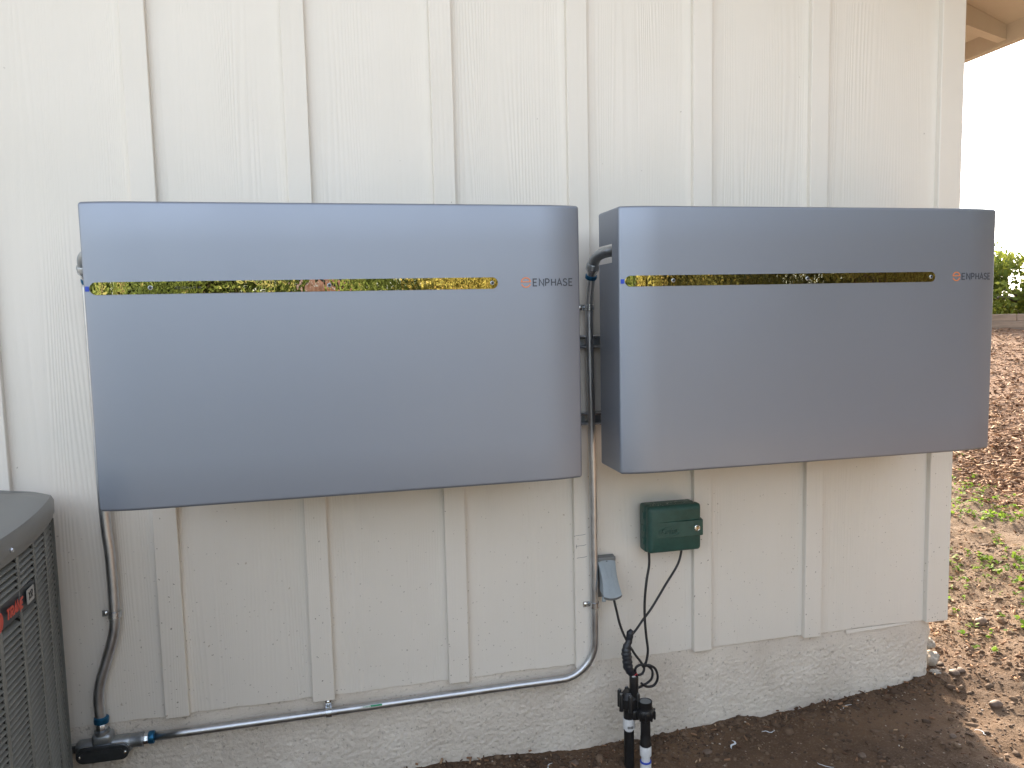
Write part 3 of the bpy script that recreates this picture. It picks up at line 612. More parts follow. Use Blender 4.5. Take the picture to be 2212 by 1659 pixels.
# elbows into the cabinets
def elbow(label, pts, group):
    t = thing('conduit_elbow', pts[0], label, 'conduit fitting', group)
    p = spline(pts, 7); d0 = (p[1] - p[0]).normalized()
    MB().tube(p, 0.0158, 18).build('body', mt['dark_zinc'], t, smooth=True)
    MB().lathe([(0.0165, 0), (0.0198, 0.002), (0.0198, 0.019), (0.0172, 0.023)], p[0] - d0 * 0.004, d0, 24).build('hub', mt['dark_zinc'], t, auto=35)
    MB().lathe([(0.0145, 0), (0.0150, 0.018)], p[0] - d0 * 0.022, d0, 20).build('nipple', mt['zinc'], t, auto=35)
    collar(t, p[0] - d0 * 0.032, d0, 0.014, 0.0170)
    MB().lathe([(0.020, 0), (0.0202, 0.0015), (0.0202, 0.004), (0.020, 0.0055)], p[0] - d0 * 0.0015, d0, 24).build('bright_ring', mt['zinc'], t, auto=35)
elbow('cast elbow fitting entering the side notch of the right cabinet', [(1.2650, -0.090, 1.050), (1.2655, -0.100, 1.066), (1.2700, -0.116, 1.083), (1.2830, -0.134, 1.093), (1.305, -0.152, 1.097), (1.352, -0.168, 1.097)], 'elbow fittings')
elbow('cast elbow fitting peeking out behind the left edge of the left cabinet', [(-0.109, -0.060, 1.058), (-0.109, -0.068, 1.072), (-0.104, -0.085, 1.090), (-0.088, -0.105, 1.098), (-0.065, -0.115, 1.100), (0.0, -0.120, 1.100)], 'elbow fittings')
# tee conduit body
cb = thing('junction_fitting', (-0.16, 0.0, -0.26), 'cast tee conduit body with an oval cover beside the condenser', 'junction')
cap = lambda x0, x1, zc, r, y0, y1: MB().prism([(x1 - r + r * math.cos(R(a)), zc + r * math.sin(R(a))) for a in range(-90, 91, 15)] + [(x0 + r + r * math.cos(R(a)), zc + r * math.sin(R(a))) for a in range(90, 271, 15)], y0, y1)
tilt = Matrix.Translation((-0.155, 0, -0.250)) @ Matrix.Rotation(R(-2), 4, 'Y') @ Matrix.Translation((0.155, 0, 0.250))
mb = MB(); mb.box(-0.232, -0.084, -0.044, -0.002, -0.272, -0.228, 0.014, 4); mb.box(-0.186, -0.134, -0.050, -0.006, -0.238, -0.206, 0.010, 3)
mb.lathe([(0.0185, 0), (0.0185, 0.020), (0.020, 0.024), (0.020, 0.032)], (-0.090, -0.024, -0.2445), (1, 0, 0), 20); mb.lathe([(0.0200, 0), (0.0200, 0.012)], (-0.161, -0.030, -0.211), (0, 0, 1), 20)
mb.build('housing', mt['dark_zinc'], cb, auto=35)
c = cap(-0.224, -0.090, -0.258, 0.0205, -0.056, -0.0435).build('cover_plate', mt['dark_gasket'], cb, auto=35)
cap(-0.212, -0.102, -0.2585, 0.0135, -0.0585, -0.0555).build('raised_panel', mt['dark_gasket'], c, auto=35)
cap(-0.2255, -0.0885, -0.2545, 0.0200, -0.0500, -0.0432).build('rim', mt['zinc'], c, auto=35)
for x in (-0.215, -0.099): MB().lathe([(0.0045, 0), (0.0042, 0.003), (0.002, 0.0042), (0.0001, 0.0043)], (x, -0.056, -0.258), (0, -1, 0), 14).build('screw', mt['chrome'], c, auto=35)
collar(cb, (-0.046, -0.022, -0.2435), (1, 0, 0), 0.018, 0.0172)
MB().lathe([(0.0150, 0), (0.0160, 0.003), (0.0160, 0.014), (0.0150, 0.017)], (-0.062, -0.0225, -0.2440), (1, 0, 0), 8).build('connector_nut', mt['zinc'], cb, auto=30)
MB().lathe([(0.0135, 0), (0.0135, 0.05)], (-0.28, -0.022, -0.2475), (1, 0, 0), 18).build('side_nipple', mt['zinc'], cb, auto=30)
# one-hole straps
def strap(p, horiz, ear, label, RC=RC):
    """half-round strap over a conduit at p; ear = +1/-1 side of the screw tab"""
    t = thing('conduit_strap', p, label, 'strap', 'conduit straps')
    P = Vector(p); prof = []; r = RC + 0.0012; tk = 0.0016; yb = p[1] + RC + 0.001
    pts_in = [(ear * 0.034, RC + 0.001), (ear * (r + 0.003), RC + 0.001)] + [(ear * r * math.cos(R(a)), -r * math.sin(R(a))) for a in np.linspace(-20, 180, 16)] + [(-ear * (r + 0.001), RC * 0.7)]
    pts_out = [(ear * 0.034, RC + 0.001 - tk), (ear * (r + 0.0045), RC + 0.001 - tk)] + [(ear * (r + tk) * math.cos(R(a)), -(r + tk) * math.sin(R(a))) for a in np.linspace(-12, 180, 16)] + [(-ear * (r + 0.001 + tk), RC * 0.7)]
    v = []; n = len(pts_in); hw = 0.0085
    for s in (-hw, hw):
        for (a, b) in pts_in + pts_out:
            v.append((P.x + a, P.y + b, P.z + s) if not horiz else (P.x + s, P.y + b, P.z + a))
    f = []
    for i in range(n - 1):
        f += [(i, i + 1, 2 * n + i + 1, 2 * n + i), (n + i, 3 * n + i, 3 * n + i + 1, n + i + 1), (i, n + i, n + i + 1, i + 1), (2 * n + i, 2 * n + i + 1, 3 * n + i + 1, 3 * n + i)]
    f += [(0, 2 * n, 3 * n, n), (n - 1, 2 * n - 1, 4 * n - 1, 3 * n - 1)]
    mesh_obj('band', v, f, mt['zinc'], t, auto=35)
    q = (P.x + ear * 0.0255, P.y + RC - 0.0006, P.z) if not horiz else (P.x, P.y + RC - 0.0006, P.z + ear * 0.0255)
    MB().lathe([(0.0058, 0), (0.0056, 0.0022), (0.0030, 0.0040), (0.0001, 0.0042)], q, (0, -1, 0), 14).build('screw', mt['chrome'], t, auto=35)
strap((-0.1075, -0.0345, 0.128), False, -1, 'strap holding the left riser above its S-bend', 0.0138)
strap((0.450, -0.0235, -0.238), True, 1, 'strap holding the horizontal conduit on the foundation')
strap((1.277, -0.0340, 0.005), False, -1, 'strap holding the vertical conduit below the outlet cover')
strap((1.2645, -0.0590, 0.938), False, -1, 'strap holding the vertical conduit in the gap above the rails')

# ================================================================== SPRINKLER TIMER
tm = thing('sprinkler_timer', (1.525, -0.02, 0.165), 'dark green plastic sprinkler timer box with a round lock', 'timer box')
MB().box(1.434, 1.606, -0.070, -0.0205, 0.168, 0.319, 0.009, 3).build('back_box', mt['green_plastic'], tm, auto=35)
dr = MB(); v = []
def door_ring(x0, x1, z0, z1, r, y): return [(x, y, z) for x, z in rrect(x0, x1, z0, z1, r, 5)]
rings = [door_ring(1.4375, 1.6135, 0.1700, 0.3185, 0.010, -0.068), door_ring(1.4375, 1.6135, 0.1700, 0.3185, 0.010, -0.083), door_ring(1.4400, 1.6110, 0.1725, 0.3145, 0.010, -0.089), door_ring(1.4470, 1.6060, 0.1790, 0.3060, 0.009, -0.0935)]
n = len(rings[0]); v = [p for r_ in rings for p in r_]; f = [(j * n + i, j * n + (i + 1) % n, (j + 1) * n + (i + 1) % n, (j + 1) * n + i) for j in range(3) for i in range(n)] + [tuple(range(n)), tuple(range(4 * n - 1, 3 * n - 1, -1))]
door = mesh_obj('door', v, f, mt['green_plastic'], tm, auto=40)
# raised latch band, wedge that grows to the right and wraps past the edge
mb = MB(); v = []
for x, y in ((1.4535, -0.0930), (1.50, -0.0958), (1.56, -0.0985), (1.609, -0.1000), (1.6165, -0.0970), (1.6170, -0.078)):
    v += [(x, -0.088 if x < 1.61 else -0.075, 0.2165), (x, y, 0.2190), (x, y, 0.2675), (x, -0.088 if x < 1.61 else -0.075, 0.2710)]
f = [(0, 1, 2, 3), (20, 23, 22, 21)] + [(i * 4 + j, i * 4 + (j + 1) % 4, i * 4 + 4 + (j + 1) % 4, i * 4 + 4 + j) for i in range(5) for j in range(4)]
mb.add(v, f); band = mb.build('latch_band', mt['green_plastic'], tm, auto=40)
lk = MB().lathe([(0.0100, 0), (0.0100, 0.0025), (0.0082, 0.0036), (0.0076, 0.0020), (0.0052, 0.0026), (0.0001, 0.0030)], (1.5955, -0.0990, 0.2430), (0, -1, 0), 24).build('lock', mt['chrome'], tm, auto=35)
MB().lathe([(0.0042, 0), (0.0040, 0.0014), (0.0018, 0.0016), (0.0001, 0.0012)], (1.5955, -0.1013, 0.2430), (0, -1, 0), 14).build('keyway', mt['brass'], lk, auto=35)
def on_band(u, z, th): return (u, -0.0936 - 0.055 * max(0, min(1, (u - 1.4535) / 0.1555)) * 0.11 - 0.0006 - th, z)
mb = MB(); ribbon(mb, [(1.5050 + 0.034 * math.cos(R(a)), 0.2375 + 0.0150 * math.sin(R(a))) for a in np.linspace(10, 368, 40)], 0.0018, on_band, 0.0014); mb.build('embossed_oval', mt['green_plastic'], band)
font_text('embossed_lettering', 'Orbit', 0.024, Matrix.Translation((1.505, -0.0966, 0.2380)) @ Matrix.Rotation(R(-2.2), 4, 'Z') @ rotX, mt['green_plastic'], band, 0.0022)
for z in (0.286, 0.245, 0.204): MB().box(1.4305, 1.4360, -0.064, -0.045, z - 0.011, z + 0.011, 0.0015, 1).build('hinge', mt['green_plastic'], tm)
dv, df = [], []
for k in range(46):
    x = random.uniform(1.45, 1.605); y = random.uniform(-0.080, -0.030) ; s = random.uniform(0.0008, 0.003); zt = 0.3188 if y > -0.07 else 0.3182
    b_ = len(dv); dv += [(x - s, y - s, zt), (x + s, y - s * 0.5, zt), (x + s * 0.6, y + s, zt), (x, y, zt + s * 0.5)]; df += [(b_, b_ + 1, b_ + 3), (b_ + 1, b_ + 2, b_ + 3), (b_ + 2, b_, b_ + 3), (b_, b_ + 2, b_ + 1)]
d_ = mesh_obj('dust', dv, df, mt['dust'], tm); d_['kind'] = 'stuff'

# ================================================================== OUTLET COVER
oc = thing('outlet_cover', (1.32, 0.0, 0.03), 'grey flip-up weatherproof outlet cover just right of the conduit', 'outlet cover')
MB().box(1.287, 1.3515, -0.016, -0.0005, 0.020, 0.154, 0.003, 2).build('back_plate', mt['grey_plastic_dark'], oc)
MB().box(1.2885, 1.3500, -0.034, -0.0165, 0.138, 0.1545, 0.004, 2).build('hinge_hood', mt['grey_plastic_dark'], oc, auto=35)
# lid: curved shell hinged at the top, waisted sides, swings out at the bottom
def lid_pt(t, s, d):
    """t 0 top..1 bottom, s -1..1 across, d depth behind the face"""
    w_ = 0.0290 - 0.0040 * math.sin(math.pi * min(1, t * 1.05)) + 0.0005 * t ** 3
    z = 0.1455 - 0.098 * t - (0.007 * (1 - s * s) * t ** 6); y = -0.030 - 0.058 * t ** 0.9 + d - 0.004 * (1 - s * s) * 0 
    x = 1.3185 + s * w_ + 0.0005 * t
    return (x, y - 0.0035 * (1 - abs(s) ** 3), z)
nt_, ns = 16, 10; v = []; f = []
for dd in (0.0, 0.0025):
    for i in range(nt_ + 1):
        for j in range(ns + 1): v.append(lid_pt(i / nt_, -1 + 2 * j / ns, dd))
K = (nt_ + 1) * (ns + 1)
for i in range(nt_):
    for j in range(ns):
        a = i * (ns + 1) + j; f += [(a, a + 1, a + ns + 2, a + ns + 1), (K + a, K + a + ns + 1, K + a + ns + 2, K + a + 1)]
lid = None
# side skirts
for s in (-1, 1):
    b_ = len(v)
    for i in range(nt_ + 1):
        t = i / nt_; p = lid_pt(t, s, 0); v += [p, (p[0], min(-0.0165, p[1] + 0.012 + 0.024 * t), p[2] + 0.008 * t)]
    for i in range(nt_): f.append((b_ + 2 * i, b_ + 2 * i + 2, b_ + 2 * i + 3, b_ + 2 * i + 1))
lid = mesh_obj('lid', v, f, mt['grey_plastic'], oc, auto=40)
v = []; f = []
for j in range(ns + 1):
    p = lid_pt(1, -1 + 2 * j / ns, 0); v += [(p[0], p[1] - 0.0006, p[2] + 0.0015), (p[0], p[1] + 0.003, p[2] - 0.0065), (p[0], p[1] + 0.026, p[2] - 0.004), (p[0], p[1] + 0.026, p[2] + 0.003)]
for j in range(ns):
    a, b_ = 4 * j, 4 * j + 4; f += [(a + k, a + (k + 1) % 4, b_ + (k + 1) % 4, b_ + k) for k in range(4)]
f += [(0, 1, 2, 3), (4 * ns, 4 * ns + 3, 4 * ns + 2, 4 * ns + 1)]
mesh_obj('lower_lip', v, f, mt['grey_plastic_dark'], oc, auto=40)
MB().box(1.286, 1.2975, -0.085, -0.079, 0.031, 0.046, 0.001, 1).build('pull_tab', mt['grey_plastic'], oc)
on_lid = lambda s, t, th: (lambda p: (p[0], p[1] - 0.0003 - th, p[2]))(lid_pt(t, s, 0))
mb = MB()
for sg in (-1, 1): ribbon(mb, [(sg * (0.44 - 0.20 * math.sin(math.pi * t)), 0.18 + 0.72 * t) for t in np.linspace(0, 1, 12)], 0.05, on_lid, 0.0011)
mb.build('rib', mt['grey_plastic'], lid)
mb = MB(); 
for t in (0.44, 0.48, 0.52, 0.57, 0.64, 0.72): ribbon(mb, [(-0.12, t), (0.12, t)], 0.012, on_lid, 0.0008)
mb.build('moulded_mark', mt['grey_plastic'], lid)
MB().lathe([(0.0042, 0), (0.0042, 0.002), (0.0001, 0.002)], (1.3185, -0.0345, 0.1395), (0, -1, 0), 12).build('latch_hole', mt['dark_hole'], oc)

# ================================================================== IRRIGATION VALVE
vg = hz1(1.37, -0.17)
va = thing('irrigation_valve', (1.37, -0.16, vg), 'black anti-siphon irrigation valve on two upright pipes by the foundation', 'valve')
xl, yl, xr, yr = 1.3465, -0.142, 1.3885, -0.172
MB().lathe([(0.0155, 0), (0.0155, -vg - 0.36 + 0.03)], (xl, yl, vg - 0.03), (0, 0, 1), 20).build('riser_pipe', mt['black_plastic'], va, auto=35)
cp = MB().lathe([(0.0130, 0), (0.0130, 0.018), (0.0180, 0.0185), (0.0185, 0.022), (0.0185, 0.052)], (xl, yl, -0.372), (0, 0, 1), 22).build('white_coupling', mt['white_pvc'], va, auto=35)
mb = MB()
for k in range(11):
    a = R(-72 + 5.5 * k); wq = random.uniform(0.0005, 0.0011)
    c_ = Vector((xl + 0.0188 * math.sin(a + R(40)), yl - 0.0188 * math.cos(a + R(40)), -0.344)); mb.box(c_.x - wq / 2, c_.x + wq / 2, c_.y - 0.0002, c_.y + 0.0006, c_.z - 0.004, c_.z + 0.004)
mb.build('barcode', mt['black_print'], cp)
mb = MB()
mb.lathe([(0.0165, 0), (0.0165, 0.030), (0.021, 0.036), (0.029, 0.040), (0.030, 0.070), (0.027, 0.073), (0.020, 0.082), (0.0155, 0.088)], (xl, yl, -0.322), (0, 0, 1), 26)
mb.box(xl, xr, -0.172, -0.142, -0.318, -0.285, 0.008, 3)
mb.build('body', mt['black_plastic'], va, auto=35)
for a in (20, 80, 140, 200, 260, 320):
    c_ = (xl + 0.0295 * math.cos(R(a)), yl + 0.0295 * math.sin(R(a)), -0.290)
    bl = MB().lathe([(0.0066, 0), (0.0066, 0.050), (0.0050, 0.053)], c_, (0, 0, 1), 12).build('bolt_boss', mt['black_plastic'], va, auto=35)
    MB().lathe([(0.0042, 0), (0.0042, 0.003), (0.0001, 0.0035)], (c_[0], c_[1], -0.2375), (0, 0, 1), 6).build('bolt_head', mt['dark_zinc'], bl)
so = MB().lathe([(0.0120, 0), (0.0138, 0.006), (0.0138, 0.060), (0.0130, 0.063), (0.0112, 0.0632), (0.0110, 0.0610), (0.0001, 0.0610)], (xl + 0.0135, yl - 0.010, -0.248), (0, 0, 1), 22).build('solenoid', mt['black_plastic'], va, auto=35)
MB().box(xl + 0.0085, xl + 0.0185, yl - 0.0135, yl - 0.0065, -0.1871, -0.1855, 0.0006, 1).build('solenoid_label', mt['white_sticker'], so)
mb = MB(); mb.lathe([(0.0150, 0), (0.0150, 0.060), (0.0225, 0.066), (0.0275, 0.074), (0.0285, 0.090), (0.0250, 0.097), (0.0205, 0.099), (0.0205, 0.112), (0.0212, 0.113), (0.0212, 0.120), (0.0195, 0.121), (0.0185, 0.1190), (0.0001, 0.1192)], (xr, yr, -0.378), (0, 0, 1), 28)
vb = mb.build('vacuum_breaker', mt['black_plastic'], va, auto=35)
MB().lathe([(0.0170, 0), (0.0168, 0.001), (0.0001, 0.0014)], (xr, yr, -0.2589), (0, 0, 1), 24).build('cap_disc', mt['grey_plastic_dark'], vb, auto=35)
for k in range(10):
    a = 2 * math.pi * k / 10; c_ = (xr + 0.0285 * math.cos(a), yr + 0.0285 * math.sin(a), -0.311); MB().box(c_[0] - 0.003, c_[0] + 0.003, c_[1] - 0.003, c_[1] + 0.003, c_[2], c_[2] + 0.026, 0.0012, 1).build('grip', mt['black_plastic'], vb)
MB().lathe([(0.0150, 0), (0.0180, 0.003), (0.0182, 0.008), (0.0165, 0.012), (0.0160, 0.030), (0.0145, 0.036)], (xr, yr, -0.400), (0, 0, 1), 24).build('union_nut', mt['black_plastic'], va, auto=35)
MB().lathe([(0.0172, 0), (0.0176, 0.002), (0.0176, 0.028), (0.0165, 0.030)], (xr, yr, -0.4305), (0, 0, 1), 24).build('white_adapter', mt['white_pvc'], va, auto=35)
MB().lathe([(0.0133, 0), (0.0133, 0.025)], (xr, yr, -0.454), (0, 0, 1), 22).build('white_pipe', mt['white_pvc'], va, auto=35)
MB().lathe([(0.0140, 0), (0.0172, 0.0005), (0.0172, 0.004), (0.0135, 0.0045)], (xr, yr, -0.4530), (0, 0, 1), 24).build('primer_ring', mt['blue_primer'], va, auto=35)
MB().lathe([(0.0172, 0), (0.0172, -0.4532 - vg + 0.04)], (xr, yr, vg - 0.04), (0, 0, 1), 24).build('white_socket', mt['white_pvc'], va, auto=35)

# ================================================================== CABLES
def cable(name, pts, r, label, mat='rubber', cat='cable'):
    t = MB().tube(spline(pts, 10), r, 10)
    return tag(t.build(name, mt[mat], None, smooth=True, base=pts[0]), label, cat)
cable('power_cord', [(1.326, -0.070, 0.062), (1.3255, -0.078, 0.035), (1.332, -0.082, 0.000), (1.343, -0.085, -0.050), (1.360, -0.090, -0.095), (1.384, -0.098, -0.140), (1.402, -0.104, -0.166), (1.412, -0.107, -0.185), (1.406, -0.108, -0.202), (1.390, -0.108, -0.206), (1.383, -0.108, -0.196), (1.384, -0.110, -0.180), (1.398, -0.112, -0.172), (1.420, -0.112, -0.177), (1.4375, -0.110, -0.196), (1.4370, -0.108, -0.222), (1.424, -0.106, -0.236), (1.405, -0.108, -0.243), (1.388, -0.112, -0.246)], 0.0039, 'black cord hanging from the grey outlet cover and looping above the valve', cat='cord')
cable('timer_cable', [(1.4475, -0.066, 0.172), (1.4465, -0.070, 0.130), (1.434, -0.078, 0.080), (1.426, -0.082, 0.020), (1.4245, -0.085, -0.035), (1.4275, -0.088, -0.090), (1.432, -0.090, -0.140), (1.424, -0.093, -0.176), (1.412, -0.096, -0.186), (1.424, -0.118, -0.174), (1.446, -0.116, -0.190), (1.455, -0.112, -0.222), (1.444, -0.108, -0.246), (1.420, -0.108, -0.247), (1.400, -0.112, -0.232)], 0.0040, 'black cable dropping straight from the left underside of the green timer box')
cable('timer_cable', [(1.562, -0.060, 0.170), (1.5475, -0.062, 0.120), (1.4985, -0.070, 0.055), (1.4505, -0.078, -0.008), (1.4160, -0.086, -0.042), (1.391, -0.090, -0.070), (1.372, -0.092, -0.086)], 0.0037, 'black cable slanting from the right underside of the green timer box to the taped splice')
sp = MB().tube(spline([(1.3800, -0.092, -0.066), (1.3720, -0.093, -0.076), (1.3690, -0.094, -0.097), (1.3590, -0.096, -0.118), (1.3570, -0.098, -0.135), (1.3590, -0.100, -0.152), (1.3600, -0.102, -0.175), (1.3680, -0.106, -0.195), (1.3760, -0.110, -0.206)], 5),
               np.interp(np.linspace(0, 8, 41), range(9), [0.006, 0.0115, 0.0095, 0.0125, 0.0155, 0.0150, 0.0155, 0.0125, 0.0070]) * (1 + 0.07 * np.sin(np.arange(41) * 1.9)), 16)
tag(sp.build('taped_splice', mt['tape'], None, auto=50, base=(1.376, -0.11, -0.206)), 'lumpy black taped cable splice hanging above the valve', 'splice')
for k in range(3):
    ox = -0.004 + 0.004 * k
    tag(MB().tube(spline([(1.3755 + ox * 0.6, -0.111, -0.203), (1.3755 + ox, -0.122 - 0.003 * k, -0.200), (1.370 + ox * 1.4, -0.136, -0.192 + 0.003 * k), (1.3600 + ox * 0.7, -0.150, -0.187)], 6), 0.0013, 7).build('valve_wire', mt['red_wire'], None, smooth=True, base=(1.360, -0.15, -0.187)), ('leftmost', 'middle', 'rightmost')[k] + ' thin red wire from the taped splice into the valve solenoid', 'wire', 'red wires into the solenoid')

# ================================================================== CONDENSER
ac = thing('air_conditioner', (-0.62, -0.47, hz1(-0.61, -0.5)), 'dark grey louvered air conditioner condenser beside the wall', 'air conditioner')
ACX, ACY = -0.62, -0.47
def acx(y): return -0.187 - 0.043 * ((y + 0.47) / 0.39) ** 2
def ac_plan(grow=0.0, n=12):
    out = []
    for q in range(4):
        ang = q * math.pi / 2
        for k in range(n):
            y = -0.08 - 0.78 * k / n; px_, py_ = acx(y) - ACX + grow, (y - ACY) * (1 + grow * 1.0)
            ca, sa = math.cos(-ang), math.sin(-ang); out.append((ACX + px_ * ca - py_ * sa, ACY + px_ * sa + py_ * ca))
    return out
ZG = hz1(-0.61, -0.5)
def ring_mesh(levels, name, mat, close_top=True, smooth=30):
    v = []; f = []; n = None
    for g, z in levels:
        r_ = ac_plan(g); n = len(r_); v += [(x, y, z) for x, y in r_]
    for j in range(len(levels) - 1):
        f += [(j * n + i, j * n + (i + 1) % n, (j + 1) * n + (i + 1) % n, (j + 1) * n + i) for i in range(n)]
    f.append(tuple(range(n)))
    if close_top: f.append(tuple(range(len(v) - n, len(v))))
    return mesh_obj(name, v, f, mat, ac, auto=smooth)
ring_mesh([(-0.030, ZG + 0.06), (-0.030, 0.43)], 'coil', mt['ac_dark'])
ring_mesh([(0.006, ZG - 0.02), (0.006, ZG + 0.085), (0.0, ZG + 0.088)], 'base_pan', mt['ac_paint'])
ring_mesh([(-0.004, 0.419), (0.004, 0.4195), (0.005, 0.428), (0.009, 0.434), (0.010, 0.466), (0.004, 0.480), (-0.03, 0.494), (-0.12, 0.514), (-0.22, 0.526)], 'top_cap', mt['ac_top'], True, 40)
# louvre panels: ribs between columns plus every blade of the side that is seen
ribs_y = [-0.080, -0.1925, -0.305, -0.4175, -0.530, -0.6425, -0.755, -0.86]
mb_all = []
for q in range(4):
    rot = Matrix.Translation((ACX, ACY, 0)) @ Matrix.Rotation(-q * math.pi / 2, 4, 'Z') @ Matrix.Translation((-ACX, -ACY, 0))
    for i, y in enumerate(ribs_y):
        wq = 0.0075 if i else 0.010
        v = []
        for yy in (y + wq * 0.9 if i else y + 0.004, y - wq):
            for dx in (0.0, -0.0022): v.append(tuple(rot @ Vector((acx(yy) + dx, yy, ZG + 0.086)))); v.append(tuple(rot @ Vector((acx(yy) + dx, yy, 0.4195))))
        f = [(0, 1, 5, 4), (2, 6, 7, 3), (0, 4, 6, 2), (1, 3, 7, 5), (0, 2, 3, 1), (4, 5, 7, 6)]
        mesh_obj('panel_rib', v, f, mt['ac_paint'], ac)
pitch = 0.0148; nrow = 52; lw = 0.0975
# one blade: slopes from the inside top to the outside bottom, rounded lower lip
bl = [(-0.0125, 0.0052), (-0.0045, 0.0006), (-0.0005, -0.0022), (0.0000, -0.0044), (-0.0012, -0.0042), (-0.0055, -0.0012), (-0.0132, 0.0036)]
bv = [(x, s * lw / 2, z) for s in (-1, 1) for x, z in bl]; nb = len(bl)
bf = [tuple(range(nb)), tuple(range(2 * nb - 1, nb - 1, -1))] + [(i, (i + 1) % nb, nb + (i + 1) % nb, nb + i) for i in range(nb)]
bme = bpy.data.meshes.new('louvre'); bme.from_pydata(bv, [], bf); bme.update()
_b = bmesh.new(); _b.from_mesh(bme); bmesh.ops.recalc_face_normals(_b, faces=_b.faces); _b.to_mesh(bme); _b.free()
bme.materials.append(mt['ac_paint'])
Lac = origin(ac)
topz = 0.405
for c in range(5):
    y0, y1 = ribs_y[c], ribs_y[c + 1]; yc = (y0 + y1) / 2; ang = math.atan2(-(acx(y0) - acx(y1)), y0 - y1)
    for r_ in range(nrow):
        z = topz - pitch * r_
        if c >= 2 and 0.283 < z < 0.345: continue            # behind the nameplate
        if z < ZG + 0.1: continue
        o = bpy.data.objects.new('louvre', bme); COL.objects.link(o); o.parent = ac
        o.location = Vector((acx(yc) - 0.0004, yc, z)) - Lac; o.rotation_euler = (0, 0, ang)
# the other sides: real blades too, joined
rest_v, rest_f = [], []
for q in range(4):
    rot = Matrix.Translation((ACX, ACY, 0)) @ Matrix.Rotation(-q * math.pi / 2, 4, 'Z') @ Matrix.Translation((-ACX, -ACY, 0))
    for c in range(7):
        if q == 0 and c < 5: continue
        y0, y1 = ribs_y[c], ribs_y[c + 1]; yc = (y0 + y1) / 2; ang = math.atan2(-(acx(y0) - acx(y1)), y0 - y1)
        T = rot @ Matrix.Translation((acx(yc) - 0.0004, yc, 0)) @ Matrix.Rotation(ang, 4, 'Z') @ Matrix.Scale((y0 - y1) / 0.1125, 4, (0, 1, 0))
        for r_ in range(nrow):
            z = topz - pitch * r_
            if z < ZG + 0.1: continue
            b_ = len(rest_v); rest_v += [tuple(T @ Vector(p) + Vector((0, 0, z))) for p in bv]; rest_f += [tuple(i + b_ for i in q_) for q_ in bf]
o = mesh_obj('louvre_rows', rest_v, rest_f, mt['ac_paint'], ac); o['kind'] = 'stuff'
# nameplate
def acp(u, z, th): return (acx(u) + 0.004 + th, u, z)
def plate(y0, y1, z0, z1, off, th, name, mat, parent, r_=0.004):
    poly = rrect(y0, y1, z0, z1, r_, 3); n = len(poly)
    v = [(acx(a) + off + th, a, b) for a, b in poly] + [(acx(a) + off, a, b) for a, b in poly]
    f = [tuple(range(n)), tuple(range(2 * n - 1, n - 1, -1))] + [(i, (i + 1) % n, n + (i + 1) % n, n + i) for i in range(n)]
    return mesh_obj(name, v, f, mat, parent)
npz = (0.288, 0.341)
pl = plate(-0.66, -0.342, npz[0], npz[1], 0.0005, 0.0045, 'nameplate', mt['ac_plate'], ac)
plate(-0.398, -0.350, 0.298, 0.331, 0.0052, 0.0012, 'badge', mt['silver_badge'], pl)
mb = MB(); stroke_text(mb, 'XR', -0.388, 0.3065, 0.0165, 0.030, 0.0032, lambda u, z, th: (acx(u) + 0.0064 + th, u, z), 0.0005, 0.1); mb.build('badge_lettering', mt['black_print'], pl)
mb = MB(); stroke_text(mb, 'TRANE', -0.510, 0.305, 0.020, 0.092, 0.0056, lambda u, z, th: (acx(u) + 0.0050 + th, u, z), 0.0008, 0.22); mb.build('lettering', mt['red_print'], pl)
poly = [(-0.548 + 0.0205 * math.cos(R(a)), 0.3145 + 0.0225 * math.sin(R(a))) for a in range(0, 360, 12)]
n = len(poly); v = [(acx(a) + 0.0062, a, b) for a, b in poly] + [(acx(a) + 0.0048, a, b) for a, b in poly]
mesh_obj('round_emblem', v, [tuple(range(n)), tuple(range(2 * n - 1, n - 1, -1))] + [(i, (i + 1) % n, n + (i + 1) % n, n + i) for i in range(n)], mt['red_print'], pl)
MB().lathe([(0.0060, 0), (0.0060, 0.003), (0.0045, 0.0055), (0.0001, 0.0060)], (acx(-0.505) + 0.0095, -0.475, 0.447), (1, 0, 0), 6).build('cap_screw', mt['zinc'], ac)

# ================================================================== RETAINING WALL
dv_ = Vector((0.714, 0.700, 0)); lv = Vector((0.700, -0.714, 0)); cc = Vector((0.52, -2.2848, 0))
wb = cc + dv_ * 12.0
rw = thing('retaining_wall', (wb.x, wb.y, 0.49), 'low grey timber retaining wall at the top of the mulch slope', 'wall')
for row in range(3):
    z0 = 0.488 + 0.0905 * row; x = -6.0 + 0.9 * row * 0.7
    while x < 6:
        l = 2.4; q = random.uniform(-0.008, 0.008)
        T = Matrix.Translation(wb) @ Matrix.Rotation(math.atan2(lv.y, lv.x), 4, 'Z')
        MB().box(x, x + l - 0.008, -0.06 + q + row * 0.012, 0.06 + q + row * 0.012, z0, z0 + 0.0885, 0.006, 2, mat=T).build('timber', mt['timber'], rw)
        x += l

